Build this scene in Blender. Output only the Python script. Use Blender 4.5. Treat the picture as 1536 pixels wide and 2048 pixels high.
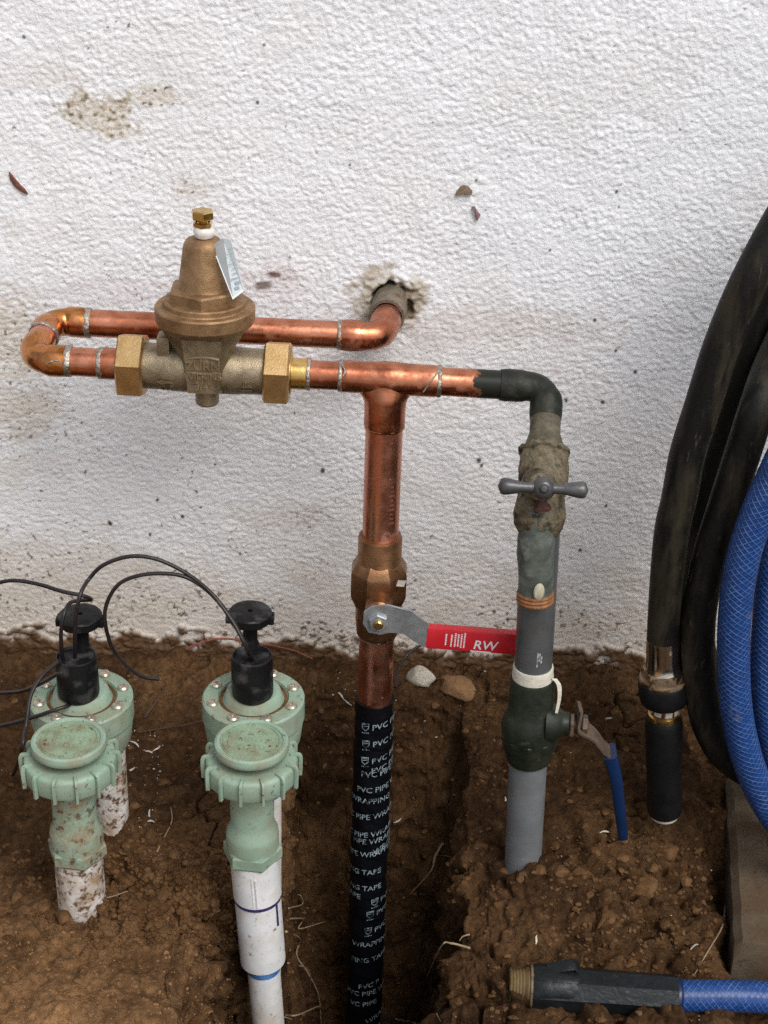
import bpy, bmesh, math, random
import numpy as np
from mathutils import Vector, Matrix
from mathutils.bvhtree import BVHTree

R = math.radians
sc = bpy.context.scene
COL = sc.collection
for o in list(bpy.data.objects):
    bpy.data.objects.remove(o)

# ------------------------------------------------------------------ camera
FPX = 2958.0
PITCH, ROLL = R(28.0), R(2.1)
CAM = Vector((0.0, -1.19, 0.793))
FW = Vector((0, math.cos(PITCH), -math.sin(PITCH)))
U0 = Vector((0, math.sin(PITCH), math.cos(PITCH)))
RT = Vector((1, 0, 0)) * math.cos(ROLL) + U0 * math.sin(ROLL)
UP = Vector((1, 0, 0)) * -math.sin(ROLL) + U0 * math.cos(ROLL)
cd = bpy.data.cameras.new('camera')
cd.sensor_fit = 'HORIZONTAL'
cd.sensor_width = 36.0
cd.lens = FPX / 1536 * 36.0
cd.clip_start = 0.02
cd.clip_end = 200.0
cam = bpy.data.objects.new('camera', cd)
COL.objects.link(cam)
M = Matrix((RT, UP, -FW)).transposed().to_4x4()
M.translation = CAM
cam.matrix_world = M
sc.camera = cam

# ------------------------------------------------------------------ sky, sun, exposure
SUN_DIR = Vector((0.42, -0.62, 0.92)).normalized()      # towards the sun
w = bpy.data.worlds.new('World')
sc.world = w
w.use_nodes = True
nt = w.node_tree
bg = nt.nodes['Background']
sky = nt.nodes.new('ShaderNodeTexSky')
sky.sky_type = 'NISHITA'
sky.sun_disc = False
sky.sun_elevation = math.asin(SUN_DIR.z)
sky.sun_rotation = math.atan2(SUN_DIR.x, SUN_DIR.y)
sky.air_density = 1.0
sky.dust_density = 3.0
hs = nt.nodes.new('ShaderNodeHueSaturation')
hs.inputs['Saturation'].default_value = 0.38
nt.links.new(sky.outputs[0], hs.inputs['Color'])
nt.links.new(hs.outputs[0], bg.inputs['Color'])
bg.inputs['Strength'].default_value = 0.105
sd = bpy.data.lights.new('sun', 'SUN')
sd.energy = 1.35
sd.angle = R(32)
sd.color = (1.0, 0.975, 0.94)
sun = bpy.data.objects.new('sun', sd)
COL.objects.link(sun)
sun.rotation_euler = (-SUN_DIR).to_track_quat('-Z', 'Y').to_euler()
sun.location = (1.5, -2.5, 4)
sc.view_settings.view_transform = 'Standard'
sc.view_settings.look = 'None'
sc.view_settings.exposure = 0.50
sc.view_settings.gamma = 1.0
sc.view_settings.use_curve_mapping = False
sc.render.engine = 'CYCLES'
sc.cycles.use_denoising = False
sc.cycles.use_adaptive_sampling = False
sc.cycles.sample_clamp_indirect = 4.0
sc.cycles.max_bounces = 8

# ------------------------------------------------------------------ helpers
def ray(px, py):
    return FW + RT * ((px - 768) / FPX) + UP * ((1024 - py) / FPX)
def at(px, py, y):
    d = ray(px, py)
    return CAM + d * ((y - CAM.y) / d.y)
def atz(px, py, z):
    d = ray(px, py)
    return CAM + d * ((z - CAM.z) / d.z)
def V(*a):
    return Vector(a)

_rng = np.random.RandomState(7)
_perm = _rng.permutation(512)
_perm = np.concatenate([_perm, _perm, _perm])
_g = _rng.normal(size=(512, 3))
_g /= np.linalg.norm(_g, axis=1)[:, None]
def perlin(x, y, z=0.0):
    x, y, z = np.broadcast_arrays(np.asarray(x, float), np.asarray(y, float), np.asarray(z, float))
    xi, yi, zi = np.floor(x).astype(int), np.floor(y).astype(int), np.floor(z).astype(int)
    xf, yf, zf = x - xi, y - yi, z - zi
    fade = lambda t: t * t * t * (t * (t * 6 - 15) + 10)
    u, v, w_ = fade(xf), fade(yf), fade(zf)
    out = 0
    for dx in (0, 1):
        for dy in (0, 1):
            for dz in (0, 1):
                h = _perm[_perm[_perm[(xi + dx) & 511] + ((yi + dy) & 511)] + ((zi + dz) & 511)]
                g = _g[h]
                d = g[..., 0] * (xf - dx) + g[..., 1] * (yf - dy) + g[..., 2] * (zf - dz)
                wt = (u if dx else 1 - u) * (v if dy else 1 - v) * (w_ if dz else 1 - w_)
                out = out + d * wt
    return out * 1.5
def fbm(x, y, z=0.0, o=4, gain=0.5):
    s, a = 0, 1
    for k in range(o):
        s = s + a * perlin(x * 2 ** k + 17.3 * k, y * 2 ** k + 5.1 * k, np.asarray(z) * 2 ** k + 3.7 * k)
        a *= gain
    return s
def sstep(a, b, x):
    t = np.clip((x - a) / (b - a), 0, 1)
    return t * t * (3 - 2 * t)

def frame(axis, ref=None):
    a = Vector(axis).normalized()
    ref = Vector(ref) if ref is not None else (Vector((0, 0, 1)) if abs(a.z) < 0.9 else Vector((1, 0, 0)))
    u = (ref - a * ref.dot(a)).normalized()
    return u, a.cross(u), a

def smooth_path(pts, n=10):
    P = [Vector(p) for p in pts]
    P = [P[0] * 2 - P[1]] + P + [P[-1] * 2 - P[-2]]
    out = []
    for i in range(1, len(P) - 2):
        p0, p1, p2, p3 = P[i - 1:i + 3]
        for k in range(n):
            t = k / n
            out.append(0.5 * (2 * p1 + (p2 - p0) * t + (2 * p0 - 5 * p1 + 4 * p2 - p3) * t * t + (3 * p1 - p0 - 3 * p2 + p3) * t ** 3))
    out.append(P[-2].copy())
    return out

class MB:
    def __init__(s):
        s.v, s.f, s.uv = [], [], {}
    def add(s, vs, fs):
        n = len(s.v)
        s.v += [Vector(p) for p in vs]
        s.f += [tuple(i + n for i in f) for f in fs]
        return s
    def lathe(s, prof, org, axis=(0, 0, 1), seg=40, ref=None, rot=0.0, fn=None):
        u, v, a = frame(axis, ref)
        org = Vector(org)
        vs, fs, rings = [], [], []
        for (r, h) in prof:
            if r <= 1e-7:
                rings.append([len(vs)]); vs.append(org + a * h)
            else:
                ring = []
                for k in range(seg):
                    t = 2 * math.pi * k / seg + rot
                    rr = r * (fn(t, h) if fn else 1.0)
                    ring.append(len(vs))
                    vs.append(org + a * h + (u * math.cos(t) + v * math.sin(t)) * rr)
                rings.append(ring)
        for A, B in zip(rings, rings[1:]):
            if len(A) == 1 and len(B) == 1: continue
            for k in range(seg):
                k2 = (k + 1) % seg
                if len(A) == 1: fs.append((A[0], B[k2], B[k]))
                elif len(B) == 1: fs.append((A[k], A[k2], B[0]))
                else: fs.append((A[k], A[k2], B[k2], B[k]))
        return s.add(vs, fs)
    def tube(s, pts, r, seg=16, caps=True, uv=False):
        P = [Vector(p) for p in pts]
        n = len(P)
        T = [(P[min(i + 1, n - 1)] - P[max(i - 1, 0)]).normalized() for i in range(n)]
        u, v, a = frame(T[0])
        base = len(s.v)
        L = 0.0
        for i in range(n):
            if i:
                L += (P[i] - P[i - 1]).length
                ax = T[i - 1].cross(T[i])
                if ax.length > 1e-9:
                    q = Matrix.Rotation(T[i - 1].angle(T[i]), 3, ax)
                    u = q @ u
                u = (u - T[i] * u.dot(T[i])).normalized()
                v = T[i].cross(u)
            rr = r(i / (n - 1)) if callable(r) else (r[i] if isinstance(r, (list, tuple)) else r)
            for k in range(seg):
                t = 2 * math.pi * k / seg
                s.v.append(P[i] + (u * math.cos(t) + v * math.sin(t)) * rr)
                if uv: s.uv[len(s.v) - 1] = (k / seg, L)
        for i in range(n - 1):
            for k in range(seg):
                k2 = (k + 1) % seg
                s.f.append((base + i * seg + k, base + i * seg + k2, base + (i + 1) * seg + k2, base + (i + 1) * seg + k))
        if caps:
            s.f.append(tuple(base + k for k in reversed(range(seg))))
            s.f.append(tuple(base + (n - 1) * seg + k for k in range(seg)))
        return s
    def box(s, c, size, mat=None, bev=0.0):
        bm = bmesh.new()
        bmesh.ops.create_cube(bm, size=1.0)
        for v in bm.verts:
            v.co = Vector((v.co.x * size[0], v.co.y * size[1], v.co.z * size[2]))
        if bev:
            bmesh.ops.bevel(bm, geom=list(bm.edges), offset=bev, segments=2, profile=0.6, affect='EDGES')
        m = mat or Matrix.Identity(3)
        bm.verts.index_update()
        vs = [m @ v.co + Vector(c) for v in bm.verts]
        fs = [tuple(v.index for v in f.verts) for f in bm.faces]
        bm.free()
        return s.add(vs, fs)
    def prism(s, poly, o, ux, uy, depth):
        """2-D outline (convex or not) extruded along ux x uy; o is the front plane's origin"""
        ux, uy = Vector(ux).normalized(), Vector(uy).normalized()
        nz = ux.cross(uy)
        o = Vector(o)
        n = len(poly)
        vs = [o + ux * x + uy * y for x, y in poly] + [o + ux * x + uy * y - nz * depth for x, y in poly]
        fs = [tuple(range(n)), tuple(reversed(range(n, 2 * n)))]
        fs += [(i, i + n, (i + 1) % n + n, (i + 1) % n) for i in range(n)]
        return s.add(vs, fs)
    def warp(s, fn):
        s.v = [fn(p) for p in s.v]
        return s
    def build(s, name, mat, parent=None, ang=38, org=None):
        org = ORG[parent.name] if parent else Vector(org if org is not None else (0, 0, 0))
        me = bpy.data.meshes.new(name)
        me.from_pydata([p - org for p in s.v], [], s.f)
        bm = bmesh.new(); bm.from_mesh(me)
        bmesh.ops.recalc_face_normals(bm, faces=bm.faces)
        bm.to_mesh(me); bm.free()
        if s.uv:
            ul = me.uv_layers.new(name='UVMap')
            for lp in me.loops:
                ul.data[lp.index].uv = s.uv.get(lp.vertex_index, (0, 0))
            for p in me.polygons:           # unwrap the seam
                us = [ul.data[i].uv[0] for i in p.loop_indices]
                if max(us) - min(us) > 0.5:
                    for i in p.loop_indices:
                        if ul.data[i].uv[0] < 0.5: ul.data[i].uv[0] += 1.0
        me.polygons.foreach_set('use_smooth', [True] * len(me.polygons))
        me.set_sharp_from_angle(angle=R(ang))
        me.materials.append(mat)
        ob = bpy.data.objects.new(name, me)
        COL.objects.link(ob)
        if parent: ob.parent = parent
        else: ob.location = org
        ORG[ob.name] = org
        return ob
ORG = {}
def tag(o, label, cat, group=None):
    o['label'] = label; o['category'] = cat
    if group: o['group'] = group
    return o
def thing(name, loc, label, cat, group=None):
    o = bpy.data.objects.new(name, None)
    o.empty_display_size = 0.02
    COL.objects.link(o)
    o.location = loc
    ORG[o.name] = Vector(loc)
    return tag(o, label, cat, group)

_txt = {}
def text2d(s, size, bold=0.0):
    key = (s, bold)
    if key not in _txt:
        cu = bpy.data.curves.new('t', 'FONT')
        cu.body = s; cu.size = 1.0; cu.offset = bold; cu.resolution_u = 2
        ob = bpy.data.objects.new('t', cu)
        COL.objects.link(ob)
        dg = bpy.context.evaluated_depsgraph_get()
        me = ob.evaluated_get(dg).to_mesh()
        vs = [(v.co.x, v.co.y) for v in me.vertices]
        fs = [tuple(p.vertices) for p in me.polygons]
        ob.evaluated_get(dg).to_mesh_clear()
        bpy.data.objects.remove(ob); bpy.data.curves.remove(cu)
        _txt[key] = (vs, fs)
    vs, fs = _txt[key]
    return [(x * size, y * size) for x, y in vs], fs
def raised(mb, s, size, o, ux, uy, h, bold=0.0, fn=None):
    """raised lettering: flat letters with side walls, o = baseline start"""
    vs, fs = text2d(s, size, bold)
    ux, uy = Vector(ux).normalized(), Vector(uy).normalized()
    nz = ux.cross(uy); o = Vector(o)
    edges = {}
    for f in fs:
        for a, b in zip(f, f[1:] + f[:1]):
            edges[(a, b)] = edges.get((a, b), 0) + 1
    n = len(vs)
    P = [o + ux * x + uy * y + nz * h for x, y in vs] + [o + ux * x + uy * y - nz * h for x, y in vs]
    F = list(fs) + [(a, a + n, b + n, b) for (a, b) in edges if (b, a) not in edges]
    if fn: P = [fn(p) for p in P]
    mb.add(P, F)
    return max(x for x, y in vs) if vs else 0

# ------------------------------------------------------------------ materials
def mat(name, cols, scale=60, rough=0.5, metal=0.0, ramp=(0.35, 0.65), detail=6, bump=None, dirt=None,
        coat=0.0, spec=0.5, rvar=0.0, stretch=None, dirt_s=False, dist=0.0, bump2=None, dirt2=None, spot=None):
    m = bpy.data.materials.new(name)
    m.use_nodes = True
    t = m.node_tree
    N, Lk = t.nodes.new, t.links.new
    b = t.nodes['Principled BSDF']
    tc = N('ShaderNodeTexCoord')
    co = tc.outputs['Object']
    if stretch:
        mp = N('ShaderNodeMapping'); mp.inputs['Scale'].default_value = stretch
        Lk(co, mp.inputs['Vector']); co_s = mp.outputs[0]
    else: co_s = co
    def noise(sc_, det=5, c=co, di=0.0):
        n = N('ShaderNodeTexNoise')
        n.inputs['Scale'].default_value = sc_; n.inputs['Detail'].default_value = det
        n.inputs['Roughness'].default_value = 0.6; n.inputs['Distortion'].default_value = di
        Lk(c, n.inputs['Vector'])
        return n.outputs['Fac']
    def mrange(src, a, c, lo=0.0, hi=1.0):
        r = N('ShaderNodeMapRange'); r.clamp = True
        r.inputs['From Min'].default_value = a; r.inputs['From Max'].default_value = c
        r.inputs['To Min'].default_value = lo; r.inputs['To Max'].default_value = hi
        Lk(src, r.inputs['Value'])
        return r.outputs['Result']
    def mix(fac, A, B):
        x = N('ShaderNodeMix'); x.data_type = 'RGBA'
        Lk(fac, x.inputs['Factor'])
        for s_, i in ((A, 6), (B, 7)):
            if isinstance(s_, (tuple, list)): x.inputs[i].default_value = (*s_[:3], 1)
            else: Lk(s_, x.inputs[i])
        return x.outputs[2]
    nf = noise(scale, detail, co_s, dist)
    cr = N('ShaderNodeValToRGB')
    el = cr.color_ramp.elements
    while len(el) < len(cols): el.new(0.5)
    for i, c in enumerate(cols):
        el[i].position = ramp[0] + (ramp[1] - ramp[0]) * i / max(1, len(cols) - 1)
        el[i].color = (*c, 1)
    Lk(nf, cr.inputs[0])
    color = cr.outputs[0]
    rsrc = mrange(noise(scale * 2.3, 4), 0.3, 0.7, rough - rvar, rough + rvar)
    msrc = None
    for d in (dirt, dirt2):
        if not d: continue
        dc, dsc, lo, hi = d[:4]
        fac = mrange(noise(dsc, 8, co_s if dirt_s else co, d[4] if len(d) > 4 else 0.0), lo, hi)
        color = mix(fac, color, dc)
        rr = N('ShaderNodeMix'); Lk(fac, rr.inputs['Factor']); Lk(rsrc, rr.inputs[2]); rr.inputs[3].default_value = 0.85
        rsrc = rr.outputs[0]
        if metal:
            mm = N('ShaderNodeMix'); Lk(fac, mm.inputs['Factor'])
            if msrc: Lk(msrc, mm.inputs[2])
            else: mm.inputs[2].default_value = metal
            mm.inputs[3].default_value = 0.0
            msrc = mm.outputs[0]
    Lk(color, b.inputs['Base Color'])
    Lk(rsrc, b.inputs['Roughness'])
    if msrc: Lk(msrc, b.inputs['Metallic'])
    else: b.inputs['Metallic'].default_value = metal
    b.inputs['Specular IOR Level'].default_value = spec
    b.inputs['Coat Weight'].default_value = coat
    b.inputs['Coat Roughness'].default_value = 0.15
    prev = None
    for bp in (bump, bump2):
        if not bp: continue
        bn = N('ShaderNodeBump'); bn.inputs['Distance'].default_value = bp[1]; bn.inputs['Strength'].default_value = 1.0
        Lk(noise(bp[0], bp[2] if len(bp) > 2 else 4), bn.inputs['Height'])
        if prev: Lk(prev, bn.inputs['Normal'])
        prev = bn.outputs[0]
    if prev: Lk(prev, b.inputs['Normal'])
    return m

SOIL = (0.115, 0.066, 0.034)
MUD = (0.17, 0.105, 0.058)
COP = dict(cols=[(0.30, 0.092, 0.048), (0.48, 0.175, 0.095), (0.60, 0.25, 0.15)], scale=34, metal=1.0, rough=0.30, rvar=0.13, dirt=((0.20, 0.075, 0.04), 48, 0.57, 0.78), dirt2=((0.30, 0.14, 0.07), 150, 0.66, 0.75), bump=(260, 0.00012), dist=0.6)
m_copper = mat('copper', **COP)
m_copper_pink = mat('copper pipe', cols=[(0.50, 0.19, 0.12), (0.68, 0.30, 0.20), (0.78, 0.39, 0.28)], scale=26, metal=1.0, rough=0.33, rvar=0.10,
                    stretch=(1, 1, 0.25), dirt=((0.20, 0.085, 0.055), 40, 0.58, 0.78), dirt2=((0.12, 0.045, 0.03), 190, 0.68, 0.74), bump=(300, 0.0001))
m_copper_heat = mat('heat tinted copper', cols=[(0.30, 0.11, 0.035), (0.48, 0.20, 0.06), (0.60, 0.25, 0.10), (0.40, 0.125, 0.06)], scale=45, metal=1.0, rough=0.28, rvar=0.1,
                    dirt=((0.16, 0.06, 0.03), 55, 0.62, 0.78), bump=(260, 0.00012), dist=1.0)
m_solder = mat('solder', [(0.28, 0.25, 0.21), (0.48, 0.45, 0.40)], 300, 0.42, 1.0, bump=(420, 0.0010), dirt=((0.36, 0.17, 0.09), 170, 0.55, 0.66))
m_bronze = mat('cast bronze', [(0.20, 0.115, 0.055), (0.29, 0.175, 0.088), (0.35, 0.22, 0.115)], 90, 0.54, 0.75, bump=(1100, 0.00035, 2), rvar=0.06, dirt=((0.17, 0.10, 0.05), 35, 0.55, 0.8))
m_bronze_grey = mat('grey cast bronze body', [(0.20, 0.155, 0.10), (0.30, 0.245, 0.165), (0.36, 0.29, 0.19)], 80, 0.46, 0.85, bump=(1100, 0.00035, 2), rvar=0.06)
m_brass_nut = mat('machined bronze nut', [(0.42, 0.27, 0.12), (0.50, 0.33, 0.15), (0.55, 0.38, 0.19)], 60, 0.38, 0.9, bump=(600, 0.00015), rvar=0.06, dirt=((0.12, 0.06, 0.03), 160, 0.68, 0.74))
m_brass = mat('yellow brass', [(0.52, 0.33, 0.10), (0.68, 0.46, 0.17)], 60, 0.28, 1.0, bump=(400, 0.0001), rvar=0.06)
m_valve_bronze = mat('brown bronze valve body', [(0.17, 0.080, 0.036), (0.26, 0.13, 0.062), (0.34, 0.185, 0.095)], 60, 0.36, 0.85, bump=(800, 0.0002, 2), rvar=0.06)
m_patina = mat('old dark patina copper', [(0.010, 0.012, 0.009), (0.018, 0.020, 0.015), (0.034, 0.035, 0.025)], 60, 0.45, 0.0, spec=0.18, bump=(180, 0.0006), rvar=0.1, dirt=((0.06, 0.058, 0.042), 50, 0.55, 0.85))
m_patina2 = mat('old dusty bronze', [(0.045, 0.038, 0.024), (0.085, 0.072, 0.048), (0.135, 0.115, 0.078)], 95, 0.5, 0.0, spec=0.3, bump=(200, 0.0007), rvar=0.1, dirt=((0.06, 0.055, 0.04), 45, 0.55, 0.7))
m_bibb = mat('verdigris stained bronze', [(0.030, 0.024, 0.014), (0.10, 0.078, 0.045), (0.16, 0.13, 0.080), (0.11, 0.115, 0.085)], 75, 0.5, 0.0, spec=0.3, bump=(140, 0.0030), rvar=0.12, bump2=(420, 0.0007),
             dirt=((0.20, 0.20, 0.16), 75, 0.63, 0.72), dirt2=((0.035, 0.03, 0.022), 75, 0.56, 0.66))
m_spout = mat('verdigris spout', [(0.050, 0.060, 0.050), (0.085, 0.100, 0.084), (0.15, 0.165, 0.145)], 60, 0.5, 0.0, bump=(140, 0.0007), rvar=0.1, dirt=((0.045, 0.043, 0.034), 70, 0.54, 0.66), dirt2=((0.24, 0.25, 0.21), 90, 0.66, 0.74))
m_handle = mat('weathered grey metal handle', [(0.060, 0.058, 0.060), (0.10, 0.098, 0.10)], 60, 0.36, 0.4, bump=(300, 0.0003), rvar=0.08)
m_rust = mat('rusty orange thread', [(0.16, 0.06, 0.02), (0.30, 0.13, 0.045)], 200, 0.7, 0.0, bump=(500, 0.0004))
m_pvc_grey = mat('grey pvc', [(0.060, 0.063, 0.064), (0.088, 0.092, 0.094)], 30, 0.42, 0.0, bump=(250, 0.0001), dirt=((0.11, 0.085, 0.06), 45, 0.52, 0.8), dirt2=((0.20, 0.20, 0.20), 240, 0.69, 0.76), rvar=0.06)
m_pvc_grey2 = mat('paler buried grey pvc', [(0.12, 0.128, 0.135), (0.16, 0.17, 0.178)], 30, 0.45, 0.0, bump=(250, 0.0002), dirt=((0.12, 0.09, 0.06), 40, 0.50, 0.78), dirt2=((0.26, 0.26, 0.25), 260, 0.68, 0.74), rvar=0.06)
m_green_dark = mat('dark green painted brass', [(0.008, 0.011, 0.007), (0.016, 0.021, 0.013), (0.03, 0.034, 0.022)], 40, 0.45, 0.0, spec=0.3, bump=(160, 0.0006), rvar=0.1, dirt=((0.11, 0.09, 0.06), 60, 0.62, 0.8))
m_ptfe = mat('white thread tape', [(0.50, 0.47, 0.38), (0.66, 0.63, 0.54)], 120, 0.7, 0.0, bump=(400, 0.0003), stretch=(1, 1, 5))
m_steel = mat('zinc plated steel', [(0.36, 0.39, 0.41), (0.50, 0.53, 0.55)], 60, 0.42, 0.8, bump=(500, 0.0001), rvar=0.06)
m_chrome = mat('nickel ferrule', [(0.62, 0.59, 0.53), (0.72, 0.69, 0.63)], 60, 0.16, 1.0, rvar=0.04, dirt=((0.2, 0.14, 0.09), 120, 0.66, 0.8))
m_dirty_brass = mat('tarnished brass coupling', [(0.24, 0.17, 0.10), (0.42, 0.31, 0.19)], 100, 0.36, 1.0, bump=(300, 0.0005), dirt=((0.14, 0.09, 0.06), 90, 0.5, 0.65))
m_red = mat('red vinyl', [(0.50, 0.012, 0.022), (0.58, 0.02, 0.03)], 40, 0.36, 0.0, bump=(400, 0.0001), dirt=((0.25, 0.02, 0.02), 60, 0.66, 0.85))
m_blue_vinyl = mat('blue vinyl', [(0.003, 0.014, 0.050), (0.005, 0.022, 0.078)], 40, 0.30, 0.0, bump=(300, 0.0002), dirt=((0.05, 0.05, 0.06), 90, 0.66, 0.8))
m_white_print = mat('white print', [(0.62, 0.66, 0.68), (0.72, 0.75, 0.77)], 300, 0.6, 0.0)
m_tape_print = mat('worn grey print', [(0.13, 0.18, 0.21), (0.34, 0.41, 0.45)], 220, 0.6, 0.0, dirt=((0.015, 0.018, 0.02), 200, 0.52, 0.60))
m_tape = mat('black pipe wrap tape', [(0.0025, 0.003, 0.0045), (0.004, 0.0045, 0.0065)], 60, 0.45, 0.0, bump=(160, 0.0006), rvar=0.1, spec=0.16, dirt=((0.03, 0.018, 0.01), 55, 0.68, 0.9))
m_green = mat('pale green plastic', [(0.215, 0.315, 0.235), (0.28, 0.385, 0.30)], 24, 0.46, 0.0, bump=(260, 0.00015), rvar=0.06,
              dirt=((0.22, 0.17, 0.095), 34, 0.44, 0.82), dirt2=((0.09, 0.06, 0.032), 200, 0.60, 0.72))
m_green_top = mat('soiled green plastic', [(0.20, 0.27, 0.17), (0.25, 0.34, 0.235)], 60, 0.6, 0.0, bump=(300, 0.0003), rvar=0.06,
                  dirt=((0.16, 0.105, 0.05), 40, 0.47, 0.70), dirt2=((0.06, 0.04, 0.025), 230, 0.60, 0.66))
m_green_mud = mat('mud caked green plastic', [(0.215, 0.305, 0.225), (0.28, 0.385, 0.295)], 30, 0.55, 0.0, bump=(150, 0.0008), rvar=0.06,
                  dirt=((0.22, 0.15, 0.08), 48, 0.40, 0.68, 0.2), dirt2=((0.10, 0.05, 0.025), 170, 0.53, 0.64, 0.2))
m_pvc = mat('white pvc', [(0.60, 0.61, 0.60), (0.72, 0.72, 0.72)], 40, 0.40, 0.0, rvar=0.05, dirt=((0.42, 0.31, 0.19), 30, 0.46, 0.80), dirt2=((0.17, 0.10, 0.05), 210, 0.60, 0.74))
m_pvc_mud = mat('mud caked white pvc', [(0.60, 0.58, 0.55), (0.72, 0.70, 0.68)], 40, 0.55, 0.0, bump=(130, 0.001), dirt=((0.30, 0.20, 0.115), 50, 0.36, 0.66, 0.2), dirt2=((0.11, 0.06, 0.03), 190, 0.50, 0.60, 0.2))
m_primer = mat('purple primer', [(0.02, 0.016, 0.075), (0.05, 0.04, 0.13)], 200, 0.5)
m_glue = mat('blue pipe cement', [(0.02, 0.08, 0.30), (0.10, 0.24, 0.50)], 90, 0.3)
m_black = mat('dusty black plastic', [(0.004, 0.004, 0.005), (0.008, 0.008, 0.009)], 40, 0.42, 0.0, spec=0.25, bump=(180, 0.0004), rvar=0.1, dirt=((0.085, 0.082, 0.08), 60, 0.52, 0.80), dirt2=((0.10, 0.065, 0.04), 200, 0.69, 0.78))
m_wire = mat('black wire', [(0.008, 0.005, 0.006), (0.018, 0.012, 0.012)], 60, 0.45, 0.0, bump=(300, 0.0002))
m_screw = mat('screw', [(0.42, 0.38, 0.30), (0.60, 0.56, 0.46)], 200, 0.38, 0.8, dirt=((0.15, 0.085, 0.04), 220, 0.52, 0.66))
m_hose = mat('dusty black rubber', [(0.004, 0.004, 0.004), (0.008, 0.0075, 0.006)], 30, 0.50, 0.0, spec=0.22, bump=(220, 0.0004), rvar=0.08, stretch=(1, 1, 0.22), dirt_s=True, bump2=(900, 0.0003), dirt=((0.058, 0.046, 0.026), 55, 0.50, 0.82), dirt2=((0.085, 0.070, 0.045), 240, 0.62, 0.80))
m_rubber = mat('black rubber', [(0.005, 0.005, 0.006), (0.010, 0.010, 0.011)], 40, 0.45, 0.0, spec=0.25, bump=(200, 0.0004), rvar=0.08, dirt=((0.06, 0.055, 0.05), 60, 0.64, 0.85), dirt2=((0.4, 0.38, 0.36), 110, 0.745, 0.76))
m_tagcard = mat('clear tag card', [(0.50, 0.55, 0.57), (0.60, 0.65, 0.67)], 60, 0.35)
m_tie = mat('clear plastic tie', [(0.55, 0.50, 0.45), (0.75, 0.72, 0.68)], 120, 0.25)
m_root = mat('pale root', [(0.22, 0.15, 0.085), (0.36, 0.27, 0.17)], 150, 0.8, bump=(500, 0.0003))
m_twig = mat('red brown twig', [(0.16, 0.035, 0.02), (0.26, 0.08, 0.05)], 150, 0.7, bump=(400, 0.0003))
m_clod = mat('soil clod', [(0.070, 0.035, 0.014), (0.11, 0.058, 0.025), (0.15, 0.083, 0.038)], 70, 0.9, bump=(300, 0.0016, 6), bump2=(90, 0.002), spec=0.1)
m_dryclod = mat('dry soil crumb', [(0.14, 0.075, 0.034), (0.21, 0.115, 0.052), (0.27, 0.15, 0.07)], 70, 0.9, bump=(300, 0.0012, 6), spec=0.1)
m_stone_w = mat('white stone', [(0.38, 0.33, 0.25), (0.56, 0.52, 0.44)], 80, 0.85, bump=(260, 0.0012), dirt=((0.12, 0.07, 0.04), 80, 0.60, 0.75))
m_stone_b = mat('ochre stone', [(0.16, 0.085, 0.035), (0.24, 0.13, 0.055)], 70, 0.85, bump=(260, 0.0015))
m_flake = mat('white flake', [(0.38, 0.34, 0.28), (0.56, 0.53, 0.47)], 200, 0.7)
m_conc = mat('stained concrete', [(0.085, 0.064, 0.040), (0.125, 0.098, 0.066)], 26, 0.9, bump=(500, 0.0005), bump2=(60, 0.001), dirt=((0.085, 0.050, 0.024), 24, 0.42, 0.60), dirt2=((0.05, 0.034, 0.02), 200, 0.58, 0.68))
m_patio = mat('pale patio concrete', [(0.42, 0.40, 0.36), (0.52, 0.50, 0.46)], 8, 0.85, bump=(200, 0.001))
m_galv = mat('old galvanised nipple', [(0.13, 0.105, 0.075), (0.22, 0.19, 0.145)], 90, 0.6, 0.3, bump=(300, 0.0008), dirt=((0.10, 0.06, 0.03), 80, 0.54, 0.66))
m_chip = mat('chipped plaster', [(0.15, 0.10, 0.065), (0.25, 0.19, 0.13)], 200, 0.9, bump=(500, 0.0006))
m_torn = mat('black wrap sleeve', [(0.006, 0.008, 0.009), (0.011, 0.014, 0.015)], 40, 0.36, 0.0, spec=0.3, bump=(170, 0.0007), rvar=0.1, dirt=((0.055, 0.05, 0.042), 50, 0.62, 0.85))

def node_mat(name):
    m = bpy.data.materials.new(name); m.use_nodes = True
    t = m.node_tree
    return m, t.nodes.new, t.links.new, t.nodes['Principled BSDF']
def nz_(N, Lk, vec, scale, det=5, rough=0.6):
    n = N('ShaderNodeTexNoise'); n.inputs['Scale'].default_value = scale
    n.inputs['Detail'].default_value = det; n.inputs['Roughness'].default_value = rough
    Lk(vec, n.inputs['Vector']); return n.outputs['Fac']
def mr_(N, Lk, src, a, b, lo=0.0, hi=1.0):
    r = N('ShaderNodeMapRange'); r.clamp = True
    for k, v in (('From Min', a), ('From Max', b), ('To Min', lo), ('To Max', hi)): r.inputs[k].default_value = v
    Lk(src, r.inputs['Value']); return r.outputs['Result']
def mx_(N, Lk, fac, A, B, typ='RGBA', blend='MIX'):
    x = N('ShaderNodeMix'); x.data_type = typ
    if typ == 'RGBA': x.blend_type = blend
    if isinstance(fac, float): x.inputs[0].default_value = fac
    else: Lk(fac, x.inputs[0])
    ia, ib, io = (6, 7, 2) if typ == 'RGBA' else (2, 3, 0)
    for s_, i in ((A, ia), (B, ib)):
        if isinstance(s_, tuple): x.inputs[i].default_value = (*s_[:3], 1)
        elif isinstance(s_, float): x.inputs[i].default_value = s_
        else: Lk(s_, x.inputs[i])
    return x.outputs[io]

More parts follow.
